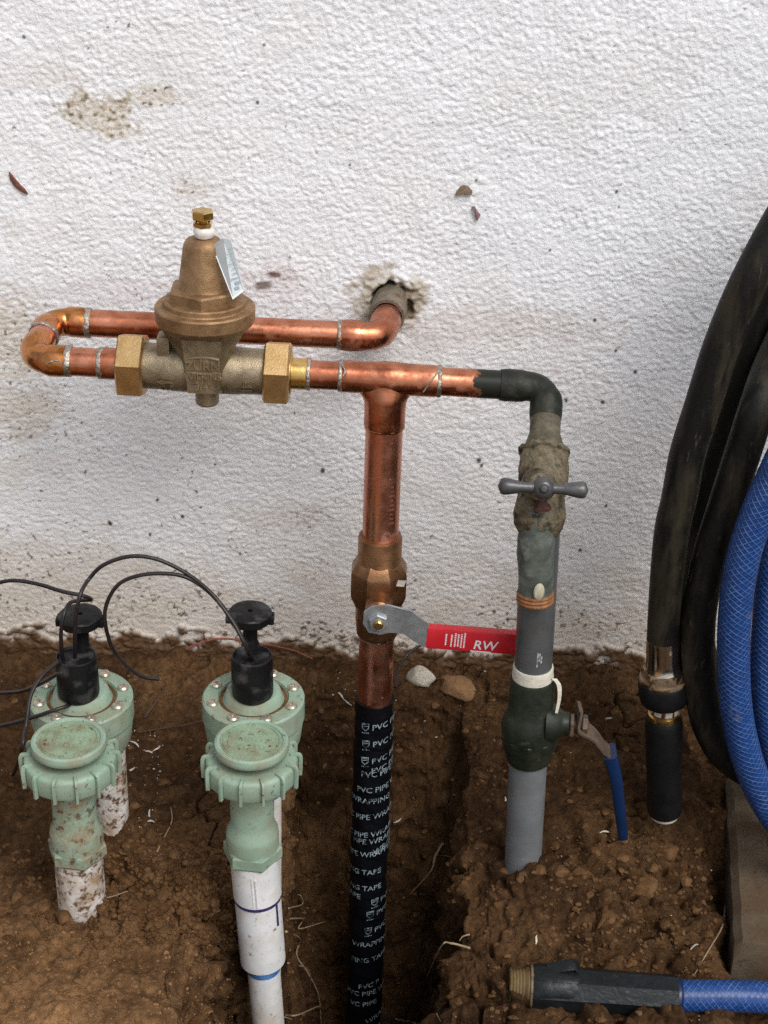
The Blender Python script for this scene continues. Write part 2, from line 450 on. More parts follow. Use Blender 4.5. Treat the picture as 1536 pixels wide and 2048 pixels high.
def grid_mesh(name, P, mat_, color=None, smooth=True):
    """P: (rows, cols, 3) array -> mesh object at the origin"""
    r, c = P.shape[:2]
    me = bpy.data.meshes.new(name)
    idx = np.arange(r * c).reshape(r, c)
    q = np.stack([idx[:-1, :-1], idx[:-1, 1:], idx[1:, 1:], idx[1:, :-1]], -1).reshape(-1, 4)
    me.vertices.add(r * c)
    me.vertices.foreach_set('co', P.reshape(-1).astype(np.float32))
    me.loops.add(q.size)
    me.loops.foreach_set('vertex_index', q.reshape(-1).astype(np.int32))
    me.polygons.add(len(q))
    me.polygons.foreach_set('loop_start', np.arange(0, q.size, 4, dtype=np.int32))
    me.polygons.foreach_set('loop_total', np.full(len(q), 4, dtype=np.int32))
    me.polygons.foreach_set('use_smooth', np.full(len(q), smooth))
    me.update(calc_edges=True)
    if color is not None:
        a = me.color_attributes.new('pigment', 'FLOAT_COLOR', 'POINT')
        c4 = np.ones((r * c, 4), np.float32); c4[:, :3] = color.reshape(-1, 3)
        a.data.foreach_set('color', c4.reshape(-1))
    me.materials.append(mat_)
    ob = bpy.data.objects.new(name, me)
    COL.objects.link(ob)
    return ob
def mixc(col, c, a):
    return col * (1 - a[..., None]) + np.array(c) * a[..., None]

# ------------------------------------------------------------------ stucco wall
xs = np.concatenate([np.linspace(-3.2, -0.40, 30)[:-1], np.linspace(-0.40, 0.40, 690), np.linspace(0.40, 3.2, 30)[1:]])
zs = np.concatenate([np.linspace(-0.75, -0.05, 14)[:-1], np.linspace(-0.05, 0.66, 610), np.linspace(0.66, 2.3, 24)[1:]])
X, Z = np.meshgrid(xs, zs)
wx = X + 0.0020 * perlin(X * 60, Z * 60, 1.5)
wz = Z + 0.0020 * perlin(X * 60, Z * 60, 8.5)

low = 1 - sstep(0.12, 0.46, Z + 0.05 * perlin(X * 6, Z * 6))
an = 1 + 0.30 * low
b1 = perlin(wx / 0.0042 / an, wz / 0.0037, 0.3) + 0.9 * perlin(wx / 0.0027 / an, wz / 0.0024, 5.3) + 0.12 * perlin(wx / 0.011, wz / 0.009, 8.8)
b1 = np.tanh(1.3 * (b1 + 0.10))                      # flat topped dabs with tight creases
b3 = perlin(wx / 0.0027, wz / 0.0023, 2.2)
big = fbm(X / 0.13, Z / 0.13, 3.0, 3)
H = (0.00058 * b1 + 0.00026 * b3) * (0.85 + 0.45 * sstep(-0.45, 0.5, fbm(X / 0.07, Z / 0.05, 61.0, 3))) * (1 - 0.15 * low) + 0.0005 * fbm(X / 0.03, Z / 0.03, 7.0, 2) + 0.0014 * big
# broken plaster round the old pipe stub
HC = at(781, 603, 0.0)
n_h = perlin(X * 220, Z * 220, 3.1)
dh = np.hypot(X - HC.x, (Z - HC.z)) + 0.010 * perlin(X * 60, Z * 60, 6) + 0.005 * perlin(X * 160, Z * 160, 2)
H -= 0.010 * (1 - sstep(0.012, 0.018, dh))
H += 0.0016 * np.exp(-((dh - 0.022) / 0.006) ** 2) * (1 + n_h)
# soil pushed against and caked onto the foot of the wall
n1 = fbm(X / 0.05, Z / 0.03, 11, 4); n2 = fbm(X / 0.012, Z / 0.008, 12, 3); n3 = perlin(X / 0.0042, Z / 0.0042, 13)
WHITE = np.array([0.80, 0.81, 0.835])
col = np.ones(X.shape + (3,)) * WHITE
grime = np.clip(0.20 * sstep(-0.2, 0.7, fbm(X / 0.10, Z / 0.10, 21, 4)), 0, 1)
col = mixc(col, (0.66, 0.63, 0.58), grime)
foot = (1 - sstep(0.0, 0.42, Z + 0.09 * fbm(X / 0.09, Z / 0.07, 31, 4)))
col = mixc(col, (0.62, 0.55, 0.47), 0.46 * foot * (0.55 + 0.45 * sstep(-0.30, 0.05, X)))
foot2 = (1 - sstep(0.0, 0.14, Z + 0.05 * n1))
col = mixc(col, (0.50, 0.40, 0.29), 0.55 * foot2)
leftd = (1 - sstep(-0.36, -0.20, X + 0.05 * n1)) * (1 - sstep(0.42, 0.50, Z)) * sstep(-0.1, 0.5, n1)
col = mixc(col, (0.54, 0.47, 0.36), 0.35 * leftd)
def stain_and_shade(px, py, rx, rz, c, a, ns=0.35, thr=None, sc_=0.012):  # blends stains and painted pipe shade into the wall colour
    p = at(px, py, 0.0)
    i0, i1 = np.searchsorted(zs, [p.z - 2.2 * rz, p.z + 2.2 * rz]); j0, j1 = np.searchsorted(xs, [p.x - 2.2 * rx, p.x + 2.2 * rx])
    W = (slice(max(0, i0 - 1), i1 + 1), slice(max(0, j0 - 1), j1 + 1))
    x_, z_w = X[W], Z[W]
    d = np.hypot((x_ - p.x) / rx, (z_w - p.z) / rz) + ns * fbm(x_ / sc_, z_w / sc_, px * 0.1, 3)
    m = 1 - sstep(0.55, 1.15, d)
    if thr is not None:
        m = m * sstep(thr, thr + 0.12, perlin(x_ / 0.0045, z_w / 0.004, py * 0.1))
    col[W] = mixc(col[W], c, a * m)
stain_and_shade(205, 232, 0.030, 0.017, (0.50, 0.42, 0.29), 0.50, 0.6)
stain_and_shade(205, 232, 0.036, 0.020, (0.42, 0.33, 0.21), 0.6, 0.5, thr=0.05)
stain_and_shade(205, 232, 0.032, 0.018, (0.10, 0.08, 0.05), 0.8, thr=0.34)
stain_and_shade(312, 192, 0.022, 0.010, (0.60, 0.53, 0.42), 0.6)
stain_and_shade(322, 196, 0.026, 0.012, (0.05, 0.04, 0.03), 0.9, thr=0.33)
stain_and_shade(375, 372, 0.014, 0.008, (0.10, 0.08, 0.05), 0.7, thr=0.25)
stain_and_shade(385, 378, 0.020, 0.010, (0.55, 0.47, 0.36), 0.3, 0.6)
stain_and_shade(60, 150, 0.05, 0.012, (0.55, 0.46, 0.38), 0.2)
stain_and_shade(30, 680, 0.05, 0.035, (0.45, 0.36, 0.24), 0.45, 0.6)
stain_and_shade(20, 820, 0.05, 0.03, (0.48, 0.39, 0.27), 0.38, 0.6)
stain_and_shade(40, 690, 0.06, 0.05, (0.10, 0.07, 0.04), 0.8, thr=0.42)
stain_and_shade(60, 840, 0.07, 0.03, (0.13, 0.09, 0.05), 0.7, thr=0.40)
stain_and_shade(550, 549, 0.006, 0.003, (0.07, 0.025, 0.02), 0.95, 0.5)
stain_and_shade(545, 545, 0.022, 0.009, (0.42, 0.30, 0.26), 0.32, 0.7)
stain_and_shade(528, 570, 0.008, 0.004, (0.08, 0.05, 0.04), 0.9, 0.5)
stain_and_shade(520, 580, 0.05, 0.016, (0.50, 0.40, 0.38), 0.2, 0.6)
stain_and_shade(250, 585, 0.11, 0.014, (0.56, 0.48, 0.47), 0.22, 0.6)  # purplish shade above the back pipe, painted into the wall colour
stain_and_shade(960, 650, 0.14, 0.020, (0.52, 0.43, 0.37), 0.30, 0.6)  # soft reddish-brown pipe shadow right of the elbow, painted on
stain_and_shade(900, 740, 0.16, 0.05, (0.64, 0.58, 0.51), 0.2)  # broad faint tan wash behind the tee
stain_and_shade(560, 1030, 0.05, 0.02, (0.52, 0.43, 0.34), 0.25, 0.6)
stain_and_shade(620, 1038, 0.03, 0.010, (0.30, 0.18, 0.12), 0.5, thr=0.2)
stain_and_shade(1495, 503, 0.010, 0.004, (0.30, 0.2, 0.14), 0.8, 0.5)
stain_and_shade(90, 1180, 0.2, 0.06, (0.50, 0.43, 0.33), 0.35)
for (px, py, rr) in ((645, 942, 2.6), (958, 920, 3.0), (963, 930, 2.2), (1132, 800, 2.4), (1205, 805, 2), (220, 1046, 3), (315, 1000, 2), (365, 1033, 2), (48, 74, 2), (1233, 384, 1.6), (952, 361, 1.6),
                     (1160, 1100, 2), (1212, 1010, 2), (430, 930, 1.5), (1015, 1240, 3), (300, 1070, 2), (1190, 640, 2), (1232, 702, 2), (1270, 745, 2), (1100, 500, 1.6), (700, 330, 1.5), (515, 205, 1.4)):
    stain_and_shade(px, py, rr * 0.00085, rr * 0.0010, (0.045, 0.03, 0.022), 0.95, 0.45, sc_=0.004)
# scattered specks, thicker towards the ground and the left
dens = 0.70 - 0.10 * (1 - sstep(0.1, 0.35, Z)) - 0.27 * (1 - sstep(0.0, 0.17, Z)) - 0.06 * (1 - sstep(-0.36, 0.1, X)) - 0.10 * (1 - sstep(0.0, 0.06, Z))
sp = sstep(dens, dens + 0.05, perlin(X / 0.0042, Z / 0.0034, 41.3)) * sstep(-0.25, 0.35, fbm(X / 0.05, Z / 0.04, 51, 3) + 0.4 * (1 - sstep(0, 0.08, Z)))
col = mixc(col, (0.10, 0.065, 0.04), 0.85 * sp)
# soil clinging to the base
cake = sstep(0.0, 0.35, (0.022 - Z) / 0.022 + 0.85 * n1 + 0.45 * n2 - 0.10)
cake = cake * (1 - sstep(0.030, 0.065, Z))
col = mixc(col, (0.10, 0.052, 0.022), cake)
H = H * (1 - 0.5 * cake) + cake * (0.004 + 0.0025 * n2 + 0.0012 * n3)
wrim = 1 - sstep(0.018, 0.033, dh)
col = mixc(col, (0.40, 0.33, 0.23), 0.80 * (1 - sstep(0.020, 0.037, dh + 0.014 * n1 + 0.006 * n2)))
col = mixc(col, (0.17, 0.115, 0.065), 0.85 * (1 - sstep(0.015, 0.024, dh + 0.008 * n2)))
m_wall, N, Lk, b = node_mat('white stucco')
at_ = N('ShaderNodeAttribute'); at_.attribute_name = 'pigment'
tc = N('ShaderNodeTexCoord'); oc = tc.outputs['Object']
fine = mr_(N, Lk, nz_(N, Lk, oc, 420, 4), 0.66, 0.74, 0.0, 0.22)
Lk(mx_(N, Lk, fine, at_.outputs['Color'], (0.30, 0.25, 0.19)), b.inputs['Base Color'])
b.inputs['Roughness'].default_value = 0.62
b.inputs['Specular IOR Level'].default_value = 0.35
bn = N('ShaderNodeBump'); bn.inputs['Distance'].default_value = 0.0011
Lk(nz_(N, Lk, oc, 300, 4), bn.inputs['Height']); Lk(bn.outputs[0], b.inputs['Normal'])
P = np.stack([X, -H, Z], -1)
wall = grid_mesh('house_wall', P, m_wall, col)
tag(wall, 'rough white stucco house wall with soil splashes and a broken hole round the pipe', 'wall')

# ------------------------------------------------------------------ excavated soil
def lin(segs):
    out = []
    for a, b_, n in segs: out.append(np.linspace(a, b_, n, endpoint=False))
    return np.concatenate(out + [np.array([segs[-1][1]])])
gx = lin([(-3.2, -0.42, 24), (-0.42, -0.15, 190), (-0.15, -0.05, 170), (-0.05, 0.04, 80), (0.04, 0.11, 110), (0.11, 0.42, 215), (0.42, 3.2, 24)])
gy = lin([(-1.55, -0.60, 14), (-0.60, -0.42, 70), (-0.42, -0.14, 215), (-0.14, -0.03, 200), (-0.03, 0.03, 34)])
GX, GY = np.meshgrid(gx, gy)
def soil_base(x, y):
    d = np.maximum(-y, 0)
    left = -0.10 * d - 0.012 * sstep(0.03, 0.12, d) + 0.030 * np.exp(-((x + 0.20) / 0.10) ** 2 - ((y + 0.44) / 0.10) ** 2)
    right = -0.46 * np.minimum(d, 0.19) - 0.16 * np.maximum(d - 0.19, 0) + 0.024 * np.exp(-((x - 0.16) / 0.05) ** 2 - ((y + 0.25) / 0.05) ** 2)
    left = left + 0.058 * np.exp(-((x + 0.215) / 0.030) ** 2 - ((y + 0.225) / 0.030) ** 2)
    right = right + 0.026 * np.exp(-((x - 0.140) / 0.040) ** 2 - ((y + 0.215) / 0.030) ** 2) + 0.014 * np.exp(-((x - 0.118) / 0.022) ** 2 - ((y + 0.318) / 0.020) ** 2)
    z = left + (right - left) * sstep(-0.06, 0.07, x)
    w1 = 0.016 * perlin(x * 16, y * 16, 3.3) + 0.007 * perlin(x * 45, y * 45, 5.3)
    xl = -0.098 - 0.05 * sstep(0.20, 0.36, d) + 0.03 * sstep(0.36, 0.5, d)
    xr = 0.084 - 0.02 * sstep(0.2, 0.4, d)
    dl = (x - xl + w1) / 0.055
    dr = (xr - x + w1 * 0.5) / 0.030
    db = (-0.040 - y + w1) / 0.085
    df = (y + 0.50 + w1) / 0.06
    s = np.minimum(np.minimum(dl, dr), np.minimum(db, df))
    dep = sstep(0, 1, s) ** 1.0
    return z - 0.40 * dep, dep
def worley(x, y, z):
    xi, yi, zi = np.floor(x).astype(int), np.floor(y).astype(int), np.floor(z).astype(int)
    f1 = np.full(x.shape, 9.0); f2 = np.full(x.shape, 9.0)
    for a in (-1, 0, 1):
        for b_ in (-1, 0, 1):
            for c in (-1, 0, 1):
                h = _perm[_perm[_perm[(xi + a) & 511] + ((yi + b_) & 511)] + ((zi + c) & 511)]
                j = _g[h] * 0.42 + 0.5
                d = (xi + a + j[..., 0] - x) ** 2 + (yi + b_ + j[..., 1] - y) ** 2 + (zi + c + j[..., 2] - z) ** 2
                f2 = np.minimum(f2, np.maximum(f1, d)); f1 = np.minimum(f1, d)
    return np.sqrt(f1), np.sqrt(f2)
Z0, DEP = soil_base(GX, GY)
Z0 = Z0 - (0.05 + 0.02 * sstep(0.12, 0.05, -GY)) * sstep(0.282, 0.312, GX) * sstep(0.02, 0.06, -GY)
P = np.stack([GX, GY, Z0], -1)
def normals(P):
    du = np.gradient(P, axis=1); dv = np.gradient(P, axis=0)
    n = np.cross(du, dv); n /= np.linalg.norm(n, axis=-1)[..., None] + 1e-12
    return n
nn = normals(P)
px_, py_, pz_ = P[..., 0], P[..., 1], P[..., 2]
rough = 0.55 + 0.45 * sstep(-0.3, 0.4, fbm(px_ / 0.12, py_ / 0.12, pz_ / 0.12 + 9, 2))
smoothish = sstep(0.15, 0.6, DEP) * 0.45                        # the dug faces are smeared smooth
bil = np.abs(perlin(px_ / 0.034, py_ / 0.034, pz_ / 0.034))
bil2 = np.abs(perlin(px_ / 0.015 + 3, py_ / 0.015, pz_ / 0.015))
disp = 0.012 * fbm(px_ / 0.085, py_ / 0.085, pz_ / 0.085, 3) + rough * (1 - smoothish) * (0.013 * (bil - 0.2) + 0.0065 * (bil2 - 0.2)) \
    + 0.0030 * (1 - 0.4 * smoothish) * fbm(px_ / 0.011, py_ / 0.011, pz_ / 0.011 + 2, 3) + 0.0017 * perlin(px_ / 0.0038, py_ / 0.0038, pz_ / 0.0038)
tone0 = fbm(px_ / 0.05, py_ / 0.05, 3.0, 2)
wj = 0.35 * perlin(px_ / 0.02, py_ / 0.02, pz_ / 0.02)
f1, f2 = worley(px_ / 0.036 + wj, py_ / 0.032 + wj, pz_ / 0.036)
ga, gb = worley(px_ / 0.014 + wj, py_ / 0.014, pz_ / 0.014 + wj)
clodm = sstep(-0.15, 0.35, fbm(px_ / 0.14 + 7, py_ / 0.14, 2.0, 2) + 0.25 * (GX > 0.1) - 0.55 * sstep(0.33, 0.40, -GY) * (GX < -0.1)) * (1 - 0.7 * smoothish) * (0.25 + 0.75 * sstep(0.12, 0.21, -GY + 0.03 * tone0))
disp += clodm * (0.021 * (sstep(0.0, 0.25, f2 - f1) - 0.6) * (0.6 + 0.6 * perlin(px_ / 0.05, py_ / 0.05, 9.9)) + 0.0034 * (sstep(0.0, 0.4, gb - ga) - 0.6))
# cracks
crk = np.abs(fbm(px_ / 0.06 + 4, py_ / 0.045, pz_ / 0.06, 3))
disp -= 0.010 * (1 - sstep(0.0, 0.06, crk)) * sstep(0.0, 0.4, perlin(px_ / 0.10, py_ / 0.10, 4.4)) * (1 - smoothish)
fade = 1 - 0.75 * sstep(-0.02, 0.02, GY)
P = P + nn * (disp * fade)[..., None]
tone = fbm(px_ / 0.10, py_ / 0.10, pz_ / 0.10 + 5, 4)
t2 = fbm(px_ / 0.018, py_ / 0.018, pz_ / 0.018 + 15, 4)
sc_col = np.ones(P.shape) * np.array([0.080, 0.040, 0.0165])
sc_col = mixc(sc_col, (0.125, 0.066, 0.029), sstep(-0.2, 0.6, tone))
sc_col = mixc(sc_col, (0.042, 0.020, 0.009), 0.7 * sstep(0.0, 0.6, -tone + 0.3 * t2))
sc_col = mixc(sc_col, (0.16, 0.088, 0.040), 0.5 * sstep(0.15, 0.7, t2))
dry = sstep(0.0, 0.20, -GY - 0.29 + 0.06 * tone + 0.03 * t2) * (1 - sstep(-0.16, -0.06, GX)) * (1 - DEP)
sc_col = mixc(sc_col, (0.36, 0.195, 0.088), 0.85 * dry)
sc_col = sc_col * (1 - 0.16 * sstep(0.06, 0.14, GX))[..., None]
m_soil, N, Lk, b = node_mat('damp soil')
at_ = N('ShaderNodeAttribute'); at_.attribute_name = 'pigment'
tc = N('ShaderNodeTexCoord'); oc = tc.outputs['Object']
f1 = mr_(N, Lk, nz_(N, Lk, oc, 170, 8, 0.7), 0.35, 0.68, 0.55, 1.45)
vm = N('ShaderNodeVectorMath'); vm.operation = 'SCALE'
Lk(at_.outputs['Color'], vm.inputs[0]); Lk(f1, vm.inputs['Scale'])
grit = mr_(N, Lk, nz_(N, Lk, oc, 520, 3, 0.5), 0.72, 0.76)
Lk(mx_(N, Lk, grit, vm.outputs[0], (0.26, 0.18, 0.10)), b.inputs['Base Color'])
Lk(mr_(N, Lk, nz_(N, Lk, oc, 30, 4), 0.35, 0.65, 0.62, 0.92), b.inputs['Roughness'])
b.inputs['Specular IOR Level'].default_value = 0.12
bn = N('ShaderNodeBump'); bn.inputs['Distance'].default_value = 0.0030
Lk(nz_(N, Lk, oc, 330, 8, 0.75), bn.inputs['Height']); Lk(bn.outputs[0], b.inputs['Normal'])
ground = grid_mesh('ground', P, m_soil, sc_col)
ground['kind'] = 'structure'
r_, c_ = P.shape[:2]
idx = np.arange(r_ * c_).reshape(r_, c_)
q = np.stack([idx[:-1, :-1], idx[:-1, 1:], idx[1:, 1:], idx[1:, :-1]], -1).reshape(-1, 4)
BVH = BVHTree.FromPolygons(P.reshape(-1, 3).tolist(), q.tolist())
def hit(px, py):
    """the point of the soil seen at a pixel, and its normal"""
    d = ray(px, py).normalized()
    loc, n, i, dist_ = BVH.ray_cast(CAM, d)
    if n.dot(d) > 0: n = -n
    return loc, n
def soil_z(x, y):
    loc, n, i, d = BVH.ray_cast(Vector((x, y, 1.0)), Vector((0, 0, -1)))
    return loc.z
# pale paved yard behind the viewer
MB().box((0, -5.8, -0.14), (9, 8.4, 0.1), bev=0.01).build('patio', m_patio)['kind'] = 'structure'

# concrete edging beside the dug bed
ce = MB()
A, B = atz(1456, 1545, -0.086), atz(1474, 1905, -0.086)
dr_ = (B - A); dr_.z = 0; dr_.normalize()
p0, p1 = A - dr_ * 0.06, B
nr = Vector((-dr_.y, dr_.x, 0)); nr = nr if nr.x > 0 else -nr
n = 60
ring = []
for i in range(n + 1):
    t = i / n
    c = p0.lerp(p1, t)
    j = 0.0016 * perlin(t * 7, 0.5) + 0.0012 * perlin(t * 25, 1.5)
    j = float(j)
    ring.append([c + Vector((0, 0, -0.14)), c - nr * 0.001 + nr * j + Vector((0, 0, -0.006)), c + nr * (0.005 + j) + Vector((0, 0, 0.0 + j * 0.5)),
                 c + nr * 0.030 + Vector((0, 0, 0.002)), c + nr * (0.034 + j) + Vector((0, 0, -0.008)), c + nr * 0.22 + Vector((0, 0, -0.012)), c + nr * 0.22 + Vector((0, 0, -0.14))])
k = len(ring[0])
ce.add([p for r in ring for p in r], [(i * k + a, i * k + (a + 1) % k, (i + 1) * k + (a + 1) % k, (i + 1) * k + a) for i in range(n) for a in range(k)] + [tuple(range(k)), tuple(n * k + a for a in reversed(range(k)))])
tag(ce.build('concrete_edging', m_conc, org=p0), 'stained concrete edging with a raised lip along the dug bed, under the hoses', 'edging')

# ------------------------------------------------------------------ plumbing
YF, YB = -0.136, -0.068
def FR(px): return at(px, 724 + (px - 160) * 0.0541, YF)
def BK(px): return at(px, 646 + (px - 180) * 0.0478, YB)
EX = (FR(900) - FR(160)).normalized()
ZUP = Vector((0, 0, 1))
def bend(A, Cn, B_, r, n=12):
    """A -> corner Cn -> B_ with a rounded corner of radius r"""
    A, Cn, B_ = Vector(A), Vector(Cn), Vector(B_)
    d1, d2 = (A - Cn).normalized(), (B_ - Cn).normalized()
    ang = d1.angle(d2)
    t = r / math.tan(ang / 2)
    s, e = Cn + d1 * t, Cn + d2 * t
    c = Cn + (d1 + d2).normalized() * (r / math.sin(ang / 2))
    v1, v2 = s - c, e - c
    tot = v1.angle(v2)
    ax = v1.cross(v2).normalized()
    out = [A]
    for k in range(n + 1):
        out.append(c + Matrix.Rotation(tot * k / n, 3, ax) @ v1)
    out.append(B_)
    return out
def cyl(A, B_, r, mb=None, seg=36, ch=0.0006):
    mb = mb or MB()
    A, B_ = Vector(A), Vector(B_)
    L = (B_ - A).length
    return mb.lathe([(0, 0), (r - ch, 0), (r, ch), (r, L - ch), (r - ch, L), (0, L)], A, B_ - A, seg)
def densify(P, step=0.004):
    out = [P[0]]
    for a, b_ in zip(P, P[1:]):
        k = max(1, int((b_ - a).length / step))
        for i in range(1, k + 1): out.append(a.lerp(b_, i / k))
    return out
def fitting(path, r, sock=0.0012, ls=0.014):
    """a solder fitting: body with slightly fatter sockets at both ends"""
    P = densify(path)
    L = [0.0]
    for a, b_ in zip(P, P[1:]): L.append(L[-1] + (b_ - a).length)
    tot = L[-1]
    rr = []
    for l in L:
        e = min(l, tot - l)
        f = 1.0 if e < ls else max(0.0, 1 - (e - ls) / 0.004)
        x = r - sock + sock * f
        if e < 1e-6: x -= 0.0005
        rr.append(x)
    return MB().tube(P, rr, 36)
def ring(p, d, r, w=0.0025, h=0.0006):
    """a bead of solder"""
    mb = MB()
    prof = []
    for k in range(7):
        t = -math.pi / 2 + math.pi * k / 6
        prof.append((r + h * math.cos(t), w * math.sin(t)))
    ph = random.random() * 6
    mb.lathe([(r - 0.001, -w)] + prof + [(r - 0.001, w)], p, d, 48, fn=lambda t, hh: 1 + 0.035 * math.sin(t * 2 + ph) * math.sin(t * 5 + 1 + ph) + 0.012 * math.sin(t * 11 + hh * 900 + ph))
    return mb
random.seed(3)
RT_ = 0.0111      # 3/4 inch tube
RF = 0.0123       # fitting
# --- pipe loop from the wall to the regulator
loop = thing('copper_pipe_loop', (BK(400).x, YB, BK(400).z), 'bright copper pipe loop running from the broken wall hole round to the bronze regulator', 'pipe')
cB, cF = at(104, 641, YB), at(61, 719, YF)
mid = cB.lerp(cF, 0.5)
fitting(bend(BK(176), cB, mid + (cB - cF).normalized() * 0.006, 0.017), RF).build('elbow', m_copper_heat, loop)
fitting(bend(mid - (cB - cF).normalized() * 0.004, cF, FR(137), 0.017), RF).build('elbow', m_copper_heat, loop)
cyl(mid + (cB - cF) * 0.2, mid - (cB - cF) * 0.2, RT_).build('tube', m_copper_pink, loop)
cyl(BK(160), BK(695), RT_).build('tube', m_copper, loop)
cyl(FR(125), FR(245), RT_).build('tube', m_copper, loop)
cyl(FR(204), FR(244), RF).build('coupling', m_copper, loop)
cW = BK(764)
wdir = (HC - cW).normalized()
fitting(bend(BK(682), cW, cW + wdir * 0.034, 0.015), 0.0128).build('elbow', m_copper, loop)
MB().lathe([(0.0118, 0), (0.0118, 0.052), (0, 0.052)], cW + wdir * 0.02, wdir, 36).build('tube', m_copper_pink, loop)
for p, d, r in ((BK(177), EX, RT_ + .0006), (BK(681), EX, RT_ + .0006), (FR(138), EX, RT_ + .0006), (FR(203), EX, RT_ + .0006), (mid + (cB - cF).normalized() * 0.0065, cB - cF, RT_ + .0006)):
    ring(p, d, r).build('solder_joint', m_solder, loop)
# flux runs / solder smears on the front elbow
MB().tube(smooth_path([FR(100) + V(0, -0.0126, 0.002), FR(112) + V(0, -0.0122, 0.0045), FR(128) + V(0, -0.0118, 0.0055)], 6), 0.0006, 8).build('solder_smear', m_solder, loop)
nip = MB().lathe([(0.0125, 0), (0.0148, 0.0), (0.0148, 0.008), (0.0155, 0.010), (0.0142, 0.014), (0.0152, 0.018), (0.0142, 0.022), (0.0152, 0.026), (0.0142, 0.03), (0.0142, 0.07)], HC - wdir * 0.030, wdir, 36,
                 fn=lambda t, h: 1 + 0.03 * math.sin(t * 2 + h * 300) * math.sin(t * 5))
tag(nip.build('pipe_nipple', m_galv, org=HC), 'old crusted grey threaded pipe stub sticking out of the wall hole', 'pipe')

# --- tee, riser
teeC = FR(772)
tee = thing('copper_tee_branch', (teeC.x, YF, teeC.z), 'copper tee with its branch tubes between the regulator and the blackened elbow', 'pipe')
cyl(FR(614), FR(690), RT_).build('tube', m_copper, tee)
tm = MB()
P = densify([FR(680), FR(877)], 0.003)
L = (P[-1] - P[0]).length
tm.tube(P, lambda t: 0.0124 + 0.0010 * (1 - sstep(0.0, 0.24, abs(t - 0.5))) - (0.0006 if t in (0, 1) else 0), 40)
DROP = 0.040
prof = []
for k in range(24):
    h = -0.002 + DROP * k / 23
    prof.append((0.0161, h))
prof += [(0.0154, DROP + 0.0004)]
tm.lathe(prof, teeC, (0, 0, -1), 64, ref=(1, 0, 0), fn=lambda t, h: 1 - (0.20 * (1 - sstep(0.0, 0.016, h))) * math.sin(t) ** 2 + 0.50 * math.exp(-(max(0, h - 0.005) / 0.0085) ** 2) * abs(math.cos(t)) ** 9)
tm.build('tee_fitting', m_copper, tee)
cyl(FR(868), FR(948), RT_).build('tube', m_copper, tee)
for px in (617, 681, 878):
    ring(FR(px), EX, RT_ + 0.0006, 0.0018, 0.0009).build('solder_joint', m_solder, tee)
sm = smooth_path([at(846, 785, YF - 0.0125), at(858, 768, YF - 0.0122), at(870, 752, YF - 0.0105), at(878, 741, YF - 0.006)], 6)
MB().tube(sm, 0.0007, 8).build('solder_smear', m_solder, tee)
sm = smooth_path([at(683, 727, YF - 0.006), at(690, 742, YF - 0.0115), at(687, 752, YF - 0.0135)], 6)
MB().tube(sm, 0.0006, 8).build('solder_smear', m_solder, tee)

def RZ(py): return at(772 - 0.037 * (py - 757), py, YF).z
RX = teeC.x
RR = 0.0147
riser = thing('copper_riser', (RX, YF, RZ(1075)), 'thick vertical copper riser between the copper tee and the red handled valve', 'pipe')
cyl((RX, YF, RZ(1092)), (RX, YF, teeC.z - 0.030), RR).build('tube', m_copper_pink, riser)
ring((RX, YF, teeC.z - DROP), ZUP, RR + 0.0004, 0.0012, 0.0006).build('solder_joint', m_copper_heat, riser)
ring((RX, YF, RZ(1076)), ZUP, RR + 0.0004, 0.0018, 0.0012).build('solder_joint', m_solder, riser)
# stamped mark on the tee's collar
mk = MB().lathe([(0.0028, 0), (0.0036, 0.0), (0.0036, 0.0004), (0.0028, 0.0004)], (RX, YF - 0.0161, RZ(838)), (0, -1, 0), 24)
raised(mk, 'R', 0.0042, (RX - 0.0014, YF - 0.0163, RZ(838) - 0.0014), (1, 0, 0), (0, 0, 1), 0.0003)
mk.build('stamped_mark', m_copper_heat, riser)
# faded ink line printed on the riser
ink = MB()
for k in range(9):
    z = RZ(960 + k * 9)
    a = R(-90 + 33)
    c = Vector((RX + math.cos(a) * (RR + 0.0001), YF + math.sin(a) * (RR + 0.0001), z))
    ink.box(c, (0.0028 + 0.0012 * (k % 3), 0.0002, 0.0014), Matrix.Rotation(a + math.pi / 2, 3, 'Z'))
ink.build('ink_marking', mat('brown ink', [(0.10, 0.035, 0.02), (0.20, 0.07, 0.045)], 200, 0.6), riser)

# --- ball valve with red lever
bz = RZ(1235)
bv = thing('ball_valve', (RX, YF, RZ(1285)), 'bronze ball valve on the copper riser with a red covered lever', 'valve')
mb = MB()
mb.lathe([(RR - .001, RZ(1070) - bz), (0.0172, RZ(1070) - bz), (0.0180, RZ(1074) - bz), (0.0180, RZ(1122) - bz), (0.0190, RZ(1126) - bz)], (RX, YF, bz), ZUP, 48)
mb.build('socket', m_valve_bronze, bv)
mb = MB()
z_ = lambda p: RZ(p) - bz
mb.lathe([(0.0175, z_(1116)), (0.0195, z_(1120)), (0.0238, z_(1134)), (0.0246, z_(1140)), (0.0246, z_(1182)), (0.0238, z_(1188)), (0.0200, z_(1206)), (0.018, z_(1208))], (RX, YF, bz), ZUP, 8, ref=(0, -1, 0), rot=R(22.5))
mb.build('hexagon_collar', m_valve_bronze, bv, ang=20)
mb = MB()
mb.lathe([(0.0185, z_(1195)), (0.0186, z_(1235)), (0.0176, z_(1258)), (0.0172, z_(1264)), (0.0160, z_(1267)), (RR - 0.001, z_(1268))], (RX, YF, bz), ZUP, 48)
mb.build('valve_body', m_valve_bronze, bv)
lsp = at(802, 1167, YF - 0.0225)
MB().box(lsp, (0.0075, 0.0004, 0.0055), Matrix.Rotation(0.45, 3, 'Z') @ Matrix.Rotation(0.3, 3, 'Y')).build('sticker_scrap', m_flake, bv)
